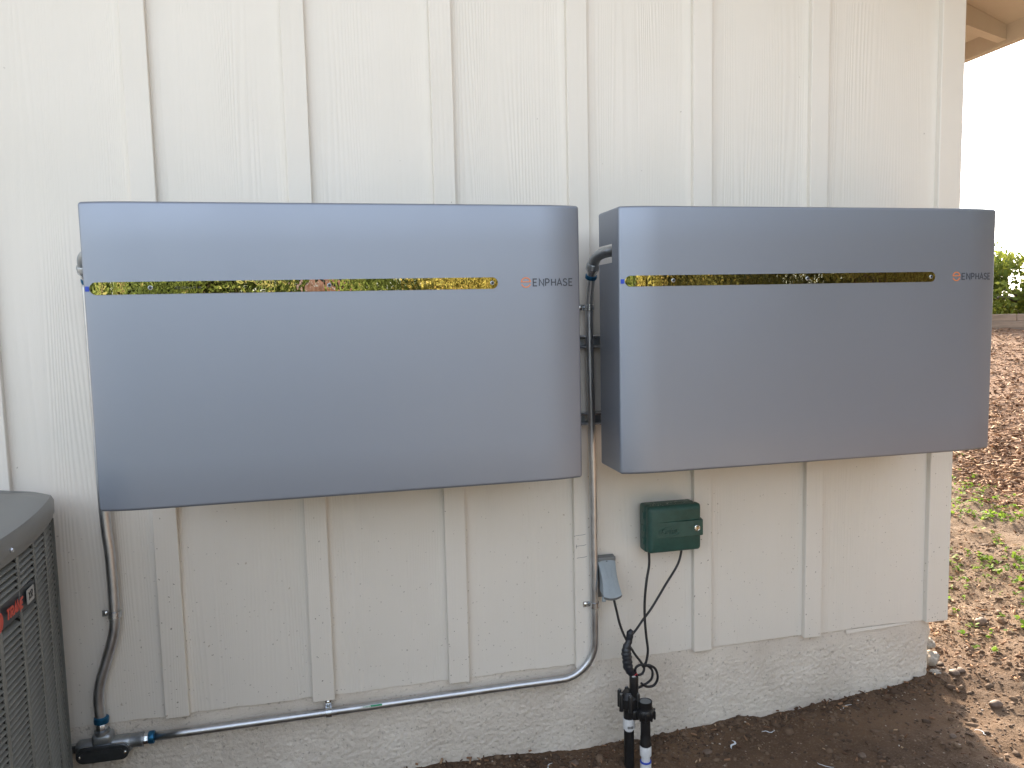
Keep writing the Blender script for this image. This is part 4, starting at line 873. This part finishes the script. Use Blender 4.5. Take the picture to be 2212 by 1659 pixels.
# ================================================================== VEGETATION
def leaves(n, sampler, size, up=0.3):
    c = np.array([sampler() for _ in range(n)]); a = rng.normal(size=(n, 3)); a[:, 2] += up * 0; a /= np.linalg.norm(a, axis=1)[:, None]
    b = rng.normal(size=(n, 3)); b -= a * (a * b).sum(1)[:, None]; b /= np.linalg.norm(b, axis=1)[:, None]
    s = size * rng.uniform(0.6, 1.35, n)[:, None]
    cr_ = np.cross(a, b)
    v = np.stack([c - a * s, c + b * s * 0.45 + cr_ * s * 0.12, c + a * s, c - b * s * 0.45 + cr_ * s * 0.12], 1).reshape(-1, 3)
    f = np.arange(n * 4).reshape(n, 4); rnd = np.repeat(rng.random(n), 4)
    return v, f, rnd
def quick_mesh(name, v, f, mat, parent=None, rnd=None, base=(0, 0, 0)):
    L = np.array(origin(parent)) if parent else np.array(base)
    me = bpy.data.meshes.new(name); v = np.asarray(v) - L; f = np.asarray(f); k = f.shape[1]
    me.vertices.add(len(v)); me.vertices.foreach_set('co', v.ravel()); me.loops.add(f.size); me.loops.foreach_set('vertex_index', f.ravel().astype(np.int32))
    me.polygons.add(len(f)); me.polygons.foreach_set('loop_start', np.arange(0, f.size, k)); me.update(calc_edges=True)
    if rnd is not None: a = me.attributes.new('rnd', 'FLOAT', 'POINT'); a.data.foreach_set('value', np.asarray(rnd, np.float32))
    o = link(name, me, mat, parent)
    if not parent: o.location = tuple(L); WL[o.name] = tuple(L)
    return o
def shrub(name, x, y, h, rx, n, size, mat, label, cat, group, zc=None, trunk_r=0.06, clumps=14):
    z = hz1(x, y); t = thing(name, (x, y, z), label, cat, group)
    cl = [(x + rng.normal() * rx * 0.42, y + rng.normal() * rx * 0.42, z + h * rng.uniform(0.28 if h > 2 else 0.06, 0.86), rng.uniform(0.22, 0.46) * rx * (1 if h > 2 else 0.62)) for _ in range(clumps)] if name != 'hedge_shrub' else [(x + rng.uniform(-1, 1) * rx * 0.62, y + rng.uniform(-0.6, 0.6) * rx * 0.5, z + h * rng.uniform(0.12, 0.88), rng.uniform(0.26, 0.42) * rx) for _ in range(clumps)]
    def samp():
        c = cl[rng.integers(len(cl))]; d = rng.normal(size=3); d /= np.linalg.norm(d); r_ = c[3] * rng.random() ** 0.45
        return (c[0] + d[0] * r_, c[1] + d[1] * r_, max(z + 0.05, c[2] + d[2] * r_ * 0.9))
    v, f, rnd = leaves(n, samp, size); cen = v.reshape(-1, 4, 3).mean(1); pn = fbm(cen[:, 0] * 2.6 + cen[:, 1], cen[:, 2] * 3.0 + cen[:, 1] * 0.7, 2, 91); rnd = np.clip(0.55 * rnd + np.repeat((pn - 0.18) / 0.42, 4) * 0.55 - 0.06, 0, 1); quick_mesh('crown', v, f, mt[mat], t, rnd)
    mb = MB(); top = (x + 0.05, y, z + h * 0.55); mb.tube(spline([(x, y, z - 0.1), (x + 0.03, y + 0.02, z + h * 0.25), top], 5), list(np.linspace(trunk_r, trunk_r * 0.55, 11)), 10)
    for c in cl[:7]:
        mb.tube(spline([(x + 0.02, y, z + h * rng.uniform(0.12, 0.4)), ((x + c[0]) / 2, (y + c[1]) / 2, (z + h * 0.3 + c[2]) / 2), (c[0], c[1], c[2])], 4), list(np.linspace(trunk_r * 0.5, trunk_r * 0.12, 9)), 7)
    mb.build('trunk', mt['bark'], t, smooth=True)
    return t
for k, (s, l, h, rx, lab) in enumerate([(13.4, 0.15, 1.0, 1.35, 'sunlit leafy bush with a dark trunk behind the timber wall at the right edge'), (14.6, 2.9, 2.6, 1.5, 'taller leafy bush out past the right edge, behind the timber wall'), (14.4, -2.4, 1.2, 1.1, 'low leafy bush behind the timber wall, hidden by the right cabinet')]):
    p = cc + dv_ * s + lv * l
    shrub('leafy_bush', p.x, p.y, h, rx, 6500, 0.050, 'leaf_bright', lab, 'bush', 'bushes behind the timber wall', trunk_r=0.09, clumps=34)
HL = ['green shrub at the left end of the hedge facing the wall'] + ['%s shrub, %s from the left in the hedge facing the wall' % ('green' if i_ < 7 else 'yellowish', o) for i_, o in enumerate(('second', 'third', 'fourth', 'fifth', 'sixth', 'seventh', 'eighth', 'ninth', 'tenth', 'eleventh', 'twelfth'))] + ['yellowish shrub at the right end of the hedge facing the wall']
HT = [(6.4, -6.2, 6.0), (7.4, -4.4, 6.6), (8.2, -2.4, 6.2), (9.4, -0.6, 5.2)]  # added out of view, tall and close, to darken right wall and cabinet
HTL = ['added tall olive tree at the right end of the hedge', 'added tallest olive tree in the row right of the hedge', 'added tall olive tree third in the row right of the hedge', 'added olive tree farthest right, at the end of the row']
for (x, y, h), lab in zip(HT, HTL): shrub('shading_tree', x, y, h, 1.9 if h < 4 else 2.5, 5200 if h < 4 else 9500, 0.11, 'leaf_olive' if x > 2 or x < -9 else 'leaf_green', lab, 'tree', 'added trees that darken the right side', trunk_r=0.11, clumps=26)
for k, x in enumerate(np.linspace(-12.0, 10.0, 13)):
    shrub('hedge_shrub', x + rng.uniform(-0.2, 0.2), -8.7 + rng.uniform(-0.5, 0.4) + (max(0, -x - 5) * 0.35), rng.uniform(2.4, 2.8), 1.6, 5600, 0.125, 'leaf_green' if k < 8 else 'leaf_olive', HL[k], 'shrub', 'hedge facing the wall', trunk_r=0.07, clumps=26)

# ================================================================== GROUND LITTER
ico = bmesh.new(); bmesh.ops.create_icosphere(ico, subdivisions=1, radius=1); IV = np.array([v.co[:] for v in ico.verts]); IF = np.array([[v.index for v in f.verts] for f in ico.faces]); ico.free()
def scatter_lumps(pos, size, name, mat, label, cat, rnd=None, flat=0.6):
    n = len(pos); V_ = np.empty((n, len(IV), 3))
    for i in range(n):
        e = Euler(rng.uniform(0, 6.28, 3)).to_matrix(); q = IV * (1 + rng.normal(size=(len(IV), 1)) * 0.20) * np.array([1, rng.uniform(0.55, 1), rng.uniform(0.4, 0.9)])
        q = q @ np.array(e).T * size[i]; q[:, 2] *= flat; V_[i] = q + pos[i]
    F_ = (IF[None] + (np.arange(n) * len(IV))[:, None, None]).reshape(-1, 3)
    r_ = np.repeat(rng.random(n) if rnd is None else rnd, len(IV))
    o = quick_mesh(name, V_.reshape(-1, 3), F_, mt[mat], None, r_, (1.8, -0.4, -0.48)); return tag(o, label, cat, kind='stuff')
def pts_on(n, fn, lift=0.0):
    P = np.array([fn() for _ in range(n)]); z = hz(P[:, 0], P[:, 1]); return np.stack([P[:, 0], P[:, 1], z + lift], -1)
def near_pt():
    while True:
        x = rng.uniform(0.45, 3.7); y = rng.uniform(-0.85, 0.9)
        if y > -0.004 and x < 2.57: 
            if rng.random() < 0.3: y = -abs(rng.normal()) * 0.05 - 0.005
            else: continue
        return (x, y)
n = 26000; sz = np.clip(rng.lognormal(-5.75, 0.68, n), 0.0012, 0.024); scatter_lumps(pts_on(n, near_pt, -0.001), sz, 'soil_clods', 'clods', 'loose clods and grit on the soil along the foundation', 'soil', rnd=np.where(sz > 0.0055, 0.72, 1.0) * rng.random(n) ** 1.2)
def right_pt(s0, s1, a0=-13, a1=16):
    s = s0 * (s1 / s0) ** rng.random(); a = R(rng.uniform(a0, a1)); d = dv_ * math.cos(a) + lv * math.sin(a); p = cc + d * s
    return (p.x, p.y)
def grit_pt():
    while True:
        p = right_pt(3.1, 6.2)
        if p[0] > 2.62 and float(mulch_edge(np.array([p[0]]), np.array([p[1]]))[0]) < 0.1: return p
n = 6000; gs = np.clip(rng.lognormal(-5.5, 0.5, n), 0.002, 0.016); scatter_lumps(pts_on(n, grit_pt, -0.001), gs, 'grit', 'clods', 'grit and twigs on the paler soil right of the house', 'soil', rnd=np.clip(rng.random(n) * 0.5 + 0.40, 0, 1) * np.where(gs > 0.006, 0.78, 1.0))
# mulch chips
def mulch_pt():
    while True:
        p = right_pt(4.6, 12.1)
        if p[0] > 2.7 and float(mulch_edge(np.array([p[0]]), np.array([p[1]]))[0]) > rng.normal() * 0.10: return p
def chips(n, fn, name, label, cat, lmin, lmax, mat, rnd=None):
    P = pts_on(n, fn, 0.006); V_ = []; 
    base = np.array([(-1, -1, -1), (1, -1, -1), (1, 1, -1), (-1, 1, -1), (-1, -1, 1), (1, -1, 1), (1, 1, 1), (-1, 1, 1)], float)
    fc = np.array([(0, 3, 2, 1), (4, 5, 6, 7), (0, 1, 5, 4), (1, 2, 6, 5), (2, 3, 7, 6), (3, 0, 4, 7)])
    for i in range(n):
        l = rng.uniform(lmin, lmax); q = base * np.array([l, l * rng.uniform(0.12, 0.4), rng.uniform(0.0012, 0.003)]); q[:, 1] *= np.where(q[:, 0] > 0, rng.uniform(0.3, 1), 1); q[:, 2] += (q[:, 0] / l) ** 2 * 0
        e = Euler((rng.normal() * 0.35, rng.normal() * 0.30, rng.uniform(0, 6.28))).to_matrix(); V_.append(q @ np.array(e).T + P[i] + np.array([0, 0, rng.uniform(0, 0.012)]))
    F_ = (fc[None] + (np.arange(n) * 8)[:, None, None]).reshape(-1, 4)
    o = quick_mesh(name, np.concatenate(V_), F_, mt[mat], None, np.repeat(rng.random(n) if rnd is None else rnd, 8), (6, 3, 0)); return tag(o, label, cat, kind='stuff')
chips(20000, mulch_pt, 'mulch', 'reddish brown bark mulch covering the slope right of the house', 'mulch', 0.006, 0.030, 'mulch')
chips(900, lambda: near_pt(), 'wood_bits', 'small twigs and wood bits lying on the dark soil', 'twigs', 0.002, 0.010, 'mulch', rng.random(900) ** 2)
chips(1500, grit_pt, 'dry_twigs', 'dry leaf and twig bits on the paler soil', 'twigs', 0.003, 0.014, 'mulch')
# weeds: small round-leaved seedlings
def weed_pt():
    while True:
        p = right_pt(3.3, 6.4); e = float(mulch_edge(np.array([p[0]]), np.array([p[1]]))[0])
        if p[0] < 2.66 or e > 0.12: continue
        dens = 0.9 * math.exp(-((e + 0.35) / 0.42) ** 2) + 0.06
        if fbm(np.array([p[0] * 3.2]), np.array([p[1] * 3.2]), 2, 77)[0] < 0.30: dens *= 0.2
        if rng.random() < dens: return p
wv, wf, wr = [], [], []
for p in pts_on(1150, weed_pt):
    k = rng.integers(3, 7); r0 = rng.uniform(0.006, 0.013)
    for j in range(k):
        a = rng.uniform(0, 6.28); d = rng.uniform(0.3, 1.6) * r0; c = p + np.array([math.cos(a) * d, math.sin(a) * d, rng.uniform(0.004, 0.022)]); nrm = Euler((rng.normal() * 0.45, rng.normal() * 0.45, a)).to_matrix()
        b_ = len(wv); s = r0 * rng.uniform(0.6, 1.1)
        for q in range(6): wv.append(tuple(c + np.array(nrm @ Vector((s * math.cos(q * 1.047), s * 0.8 * math.sin(q * 1.047), 0.15 * s * (q % 2))))))
        wf.append([b_ + q for q in range(6)]); wr += [rng.random()] * 6
tag(quick_mesh('weeds', wv, wf, mt['weed_leaf'], None, wr, (3.8, 1, -0.3)), 'bright green weed seedlings scattered at the edge of the mulch', 'weeds', kind='stuff')
# stones that stand out
STN = [(2.625, -0.035, 0.019, 'brown round pebble at the foot of the foundation corner'), (2.662, -0.020, 0.016, 'tan pebble next to the corner pebble'), (3.02, 0.26, 0.024, 'grey rounded stone beside the small weed right of the corner'), (2.82, 0.10, 0.016, 'flat pale stone on the soil slope right of the corner'), (2.62, -0.22, 0.020, 'reddish flat stone on the dark soil below the corner'), (2.95, -0.16, 0.026, 'brown half-buried stone at the right edge'), (2.05, -0.30, 0.013, 'small pale pebble on the dark soil near the middle of the slope'), (1.62, -0.12, 0.013, 'pale pebble on the dark soil right of the valve'), (1.19, -0.07, 0.014, 'pale pebble on the dark soil left of the valve'), (2.36, -0.32, 0.012, 'tiny grey pebble on the dark soil at the lower right')]
for x, y, s, lab in STN:
    q = IV.copy(); bm = bmesh.new(); bmesh.ops.create_icosphere(bm, subdivisions=3, radius=1)
    sx_, sy_, sz_ = random.uniform(0.9, 1.25), random.uniform(0.75, 1), random.uniform(0.5, 0.75); z = hz1(x, y)
    v = [(x + p.co.x * s * sx_ * (1 + 0.10 * math.sin(p.co.y * 3 + x * 9)), y + p.co.y * s * sy_, z + s * 0.25 + p.co.z * s * sz_ * (1 + 0.12 * math.sin(p.co.x * 4))) for p in bm.verts]
    f = [[p.index for p in fc.verts] for fc in bm.faces]; bm.free()
    tag(mesh_obj('stone', v, f, mt['stone'], None, smooth=True, base=(x, y, z)), lab, 'stone', 'loose stones on the soil')
for x, y, z, s, lab in ((2.600, 0.055, -0.372, 0.034, 'broken concrete lump below the house corner'), (2.592, 0.060, -0.318, 0.026, 'upper broken mortar lump wedged at the house corner'), (2.578, 0.0, -0.405, 0.020, 'small white stucco chip fallen at the foundation corner')):
    bm = bmesh.new(); bmesh.ops.create_icosphere(bm, subdivisions=3, radius=1); v = []
    for p in bm.verts:
        k = 1 + 0.45 * (float(vnoise(np.array([p.co.x * 2.3 + x * 50]), np.array([p.co.y * 2.3 + p.co.z * 1.7 + z * 30]), 61)[0]) - 0.5) ; v.append((x + p.co.x * s * k, y + p.co.y * s * k * 0.9, z + p.co.z * s * k * 0.8))
    f = [[q.index for q in fc.verts] for fc in bm.faces]; bm.free(); tag(mesh_obj('concrete_lump', v, f, mt['concrete_chunk'], None, base=(x, y, z - s * 0.8)), lab, 'rubble', 'rubble at the house corner')
# white plastic shreds
for k, (x, y, lab) in enumerate([(1.70, -0.13, 'pale blue plastic scrap on the soil below the green timer box'), (1.83, -0.09, 'white shred on the soil under the foundation, right of the pale blue scrap'), (2.13, -0.08, 'twisted white shred on the soil mid slope'), (1.93, -0.33, 'curled white shred near the bottom edge, mid slope'), (2.44, -0.32, 'white torn shred near the lower right corner'), (1.10, -0.12, 'white shred left of the valve pipes'), (1.52, -0.22, 'white shred just right of the white pipe')]):
    z = hz1(x, y); a = random.uniform(0, 6.28); pts = []; q = Vector((x, y, z + 0.008))
    for j in range(7):
        pts.append(tuple(q)); a += random.uniform(-0.9, 0.9); q = q + Vector((math.cos(a) * 0.009, math.sin(a) * 0.009, random.uniform(-0.002, 0.003)))
    sp_ = spline(pts, 3); v = []; f = []; wd = 0.0035 if k == 0 else random.uniform(0.0009, 0.0017)
    for j, p in enumerate(sp_):
        t = (sp_[min(j + 1, len(sp_) - 1)] - sp_[max(j - 1, 0)]).normalized(); nn = t.cross(Vector((0, 0, 1))).normalized() * wd * math.sin(math.pi * (j + 0.5) / len(sp_))
        v += [tuple(p - nn), tuple(p + nn), tuple(p + nn + Vector((0, 0, 0.0008))), tuple(p - nn + Vector((0, 0, 0.0008)))]
    for j in range(len(sp_) - 1): f += [(j * 4 + m_, j * 4 + (m_ + 1) % 4, j * 4 + 4 + (m_ + 1) % 4, j * 4 + 4 + m_) for m_ in range(4)]
    f += [(0, 1, 2, 3), (len(v) - 1, len(v) - 2, len(v) - 3, len(v) - 4)]
    tag(mesh_obj('plastic_shred', v, f, mt['plastic_white'], None, base=(x, y, z)), lab, 'litter', 'pale shreds on the soil')

# ================================================================== PERSON (seen in the mirror strip)
def person():
    PX, PY = 0.45, -2.62; gz = hz1(PX, PY)
    t = thing('person', (PX, PY, gz), 'person in a grey shirt holding up a phone, reflected in the left mirror strip', 'person')
    J = {'pel': (0, 0, 0.86, 0.125, 0.10), 'waist': (0, 0, 0.98, 0.125, 0.095), 'chest': (0, 0.0, 1.18, 0.15, 0.105), 'sho': (0, -0.01, 1.34, 0.11, 0.08), 'neck': (0, 0.0, 1.42, 0.055, 0.055), 'jaw': (0, 0.03, 1.49, 0.062, 0.068), 'face': (0, 0.03, 1.565, 0.076, 0.092), 'crown': (0, 0.015, 1.645, 0.062, 0.075)}
    E = [('pel', 'waist'), ('waist', 'chest'), ('chest', 'sho'), ('sho', 'neck'), ('neck', 'jaw'), ('jaw', 'face'), ('face', 'crown')]
    for s, n_ in ((-1, 'l'), (1, 'r')):
        J['hip' + n_] = (s * 0.095, 0, 0.80, 0.09, 0.09); J['kne' + n_] = (s * 0.11, 0.02, 0.46, 0.058, 0.058); J['ank' + n_] = (s * 0.12, -0.01, 0.09, 0.038, 0.038); J['toe' + n_] = (s * 0.135, 0.15, 0.035, 0.042, 0.030)
        J['shd' + n_] = (s * 0.175, -0.01, 1.33, 0.062, 0.06); J['elb' + n_] = (s * 0.23, 0.10, 1.10, 0.042, 0.042); J['wri' + n_] = (s * 0.12 + 0.06, 0.27, 1.32, 0.028, 0.024); J['plm' + n_] = (s * 0.098 + 0.065, 0.295, 1.375, 0.032, 0.020)
        E += [('pel', 'hip' + n_), ('hip' + n_, 'kne' + n_), ('kne' + n_, 'ank' + n_), ('ank' + n_, 'toe' + n_), ('sho', 'shd' + n_), ('shd' + n_, 'elb' + n_), ('elb' + n_, 'wri' + n_), ('wri' + n_, 'plm' + n_)]
        for q in range(5):
            if q < 4: a = (s * 0.094 + 0.066 - s * 0.004 * q, 0.300, 1.395 + 0.017 * q - 0.02, 0.009, 0.009); b = (s * 0.080 + 0.066, 0.318, 1.398 + 0.018 * q - 0.02, 0.0085, 0.0085); c = (s * 0.058 + 0.066, 0.312, 1.398 + 0.018 * q - 0.02, 0.0075, 0.0075)
            else: a = (s * 0.090 + 0.066, 0.280, 1.40, 0.011, 0.011); b = (s * 0.076 + 0.066, 0.285, 1.425, 0.010, 0.010); c = (s * 0.058 + 0.066, 0.293, 1.435, 0.008, 0.008)
            for nm, jj in (('a', a), ('b', b), ('c', c)): J['%s%d%s' % (nm, q, n_)] = jj
            E += [('plm' + n_, 'a%d%s' % (q, n_)), ('a%d%s' % (q, n_), 'b%d%s' % (q, n_)), ('b%d%s' % (q, n_), 'c%d%s' % (q, n_))]
    keys = list(J); me = bpy.data.meshes.new('body'); me.from_pydata([J[k][:3] for k in keys], [(keys.index(a), keys.index(b)) for a, b in E], []); me.update()
    o = bpy.data.objects.new('tmp_body', me); COL.objects.link(o); md = o.modifiers.new('s', 'SKIN'); md.use_smooth_shade = True
    for i, k in enumerate(keys): me.skin_vertices[0].data[i].radius = J[k][3:5]
    me.skin_vertices[0].data[0].use_root = True
    ss = o.modifiers.new('u', 'SUBSURF'); ss.levels = 2; ss.render_levels = 2
    dg = bpy.context.evaluated_depsgraph_get(); dg.update(); m2 = bpy.data.meshes.new_from_object(o.evaluated_get(dg)); bpy.data.objects.remove(o)
    for v in m2.vertices:                                   # nose, brow, chin and ears pulled out of the head
        x, y, z = v.co
        if z > 1.44 and y > 0.02:
            v.co.y += 0.026 * math.exp(-((x / 0.013) ** 2 + ((z - 1.545) / 0.022) ** 2)) + 0.006 * math.exp(-(((z - 1.585) / 0.008) ** 2)) - 0.007 * math.exp(-(((abs(x) - 0.032) / 0.014) ** 2 + ((z - 1.570) / 0.010) ** 2))
        if z > 1.5 and abs(y - 0.015) < 0.03: v.co.x += math.copysign(0.018, x) * math.exp(-((z - 1.555) / 0.02) ** 2) * (abs(x) > 0.04)
    for mname in ('skin', 'shirt', 'trousers', 'black_plastic'): m2.materials.append(mt[mname])
    for p in m2.polygons:
        c = p.center; p.use_smooth = True
        hand = c.y > 0.20 and c.z > 1.2
        p.material_index = 0 if (c.z > 1.425 or hand) else (3 if c.z < 0.10 else (2 if c.z < 0.93 else 1))
    b = bpy.data.objects.new('body', m2); COL.objects.link(b); b.parent = t
    bm = bmesh.new(); bmesh.ops.create_uvsphere(bm, u_segments=24, v_segments=16, radius=1)
    for v in bm.verts: v.co = Vector((v.co.x * 0.086, v.co.y * 0.102 + 0.008, v.co.z * 0.085 + 1.605))
    bmesh.ops.delete(bm, geom=[v for v in bm.verts if v.co.z < 1.60 and v.co.y > 0.0 or v.co.y > 0.075 and v.co.z < 1.65 or v.co.z < 1.53], context='VERTS')
    hm = bpy.data.meshes.new('hair'); bm.to_mesh(hm); bm.free(); h = link('hair', hm, mt['hair'], t)
    so_ = h.modifiers.new('thick', 'SOLIDIFY'); so_.thickness = 0.006
    for s in (-1, 1):
        bm = bmesh.new(); bmesh.ops.create_uvsphere(bm, u_segments=14, v_segments=10, radius=0.012)
        for v in bm.verts: v.co += Vector((s * 0.032, 0.098, 1.570))
        em = bpy.data.meshes.new('eye'); bm.to_mesh(em); bm.free(); link('eye', em, mt['eye_white'], t)
    L = origin(t)
    ph = MB().box(0.46, 0.575, PY + 0.300, PY + 0.308, gz + 1.368, gz + 1.440, 0.003, 2)
    tag(ph.build('phone', mt['black_plastic'], None, base=(0.51, PY + 0.30, gz + 1.36)), 'dark phone held up in both hands by the reflected person', 'phone')
person()
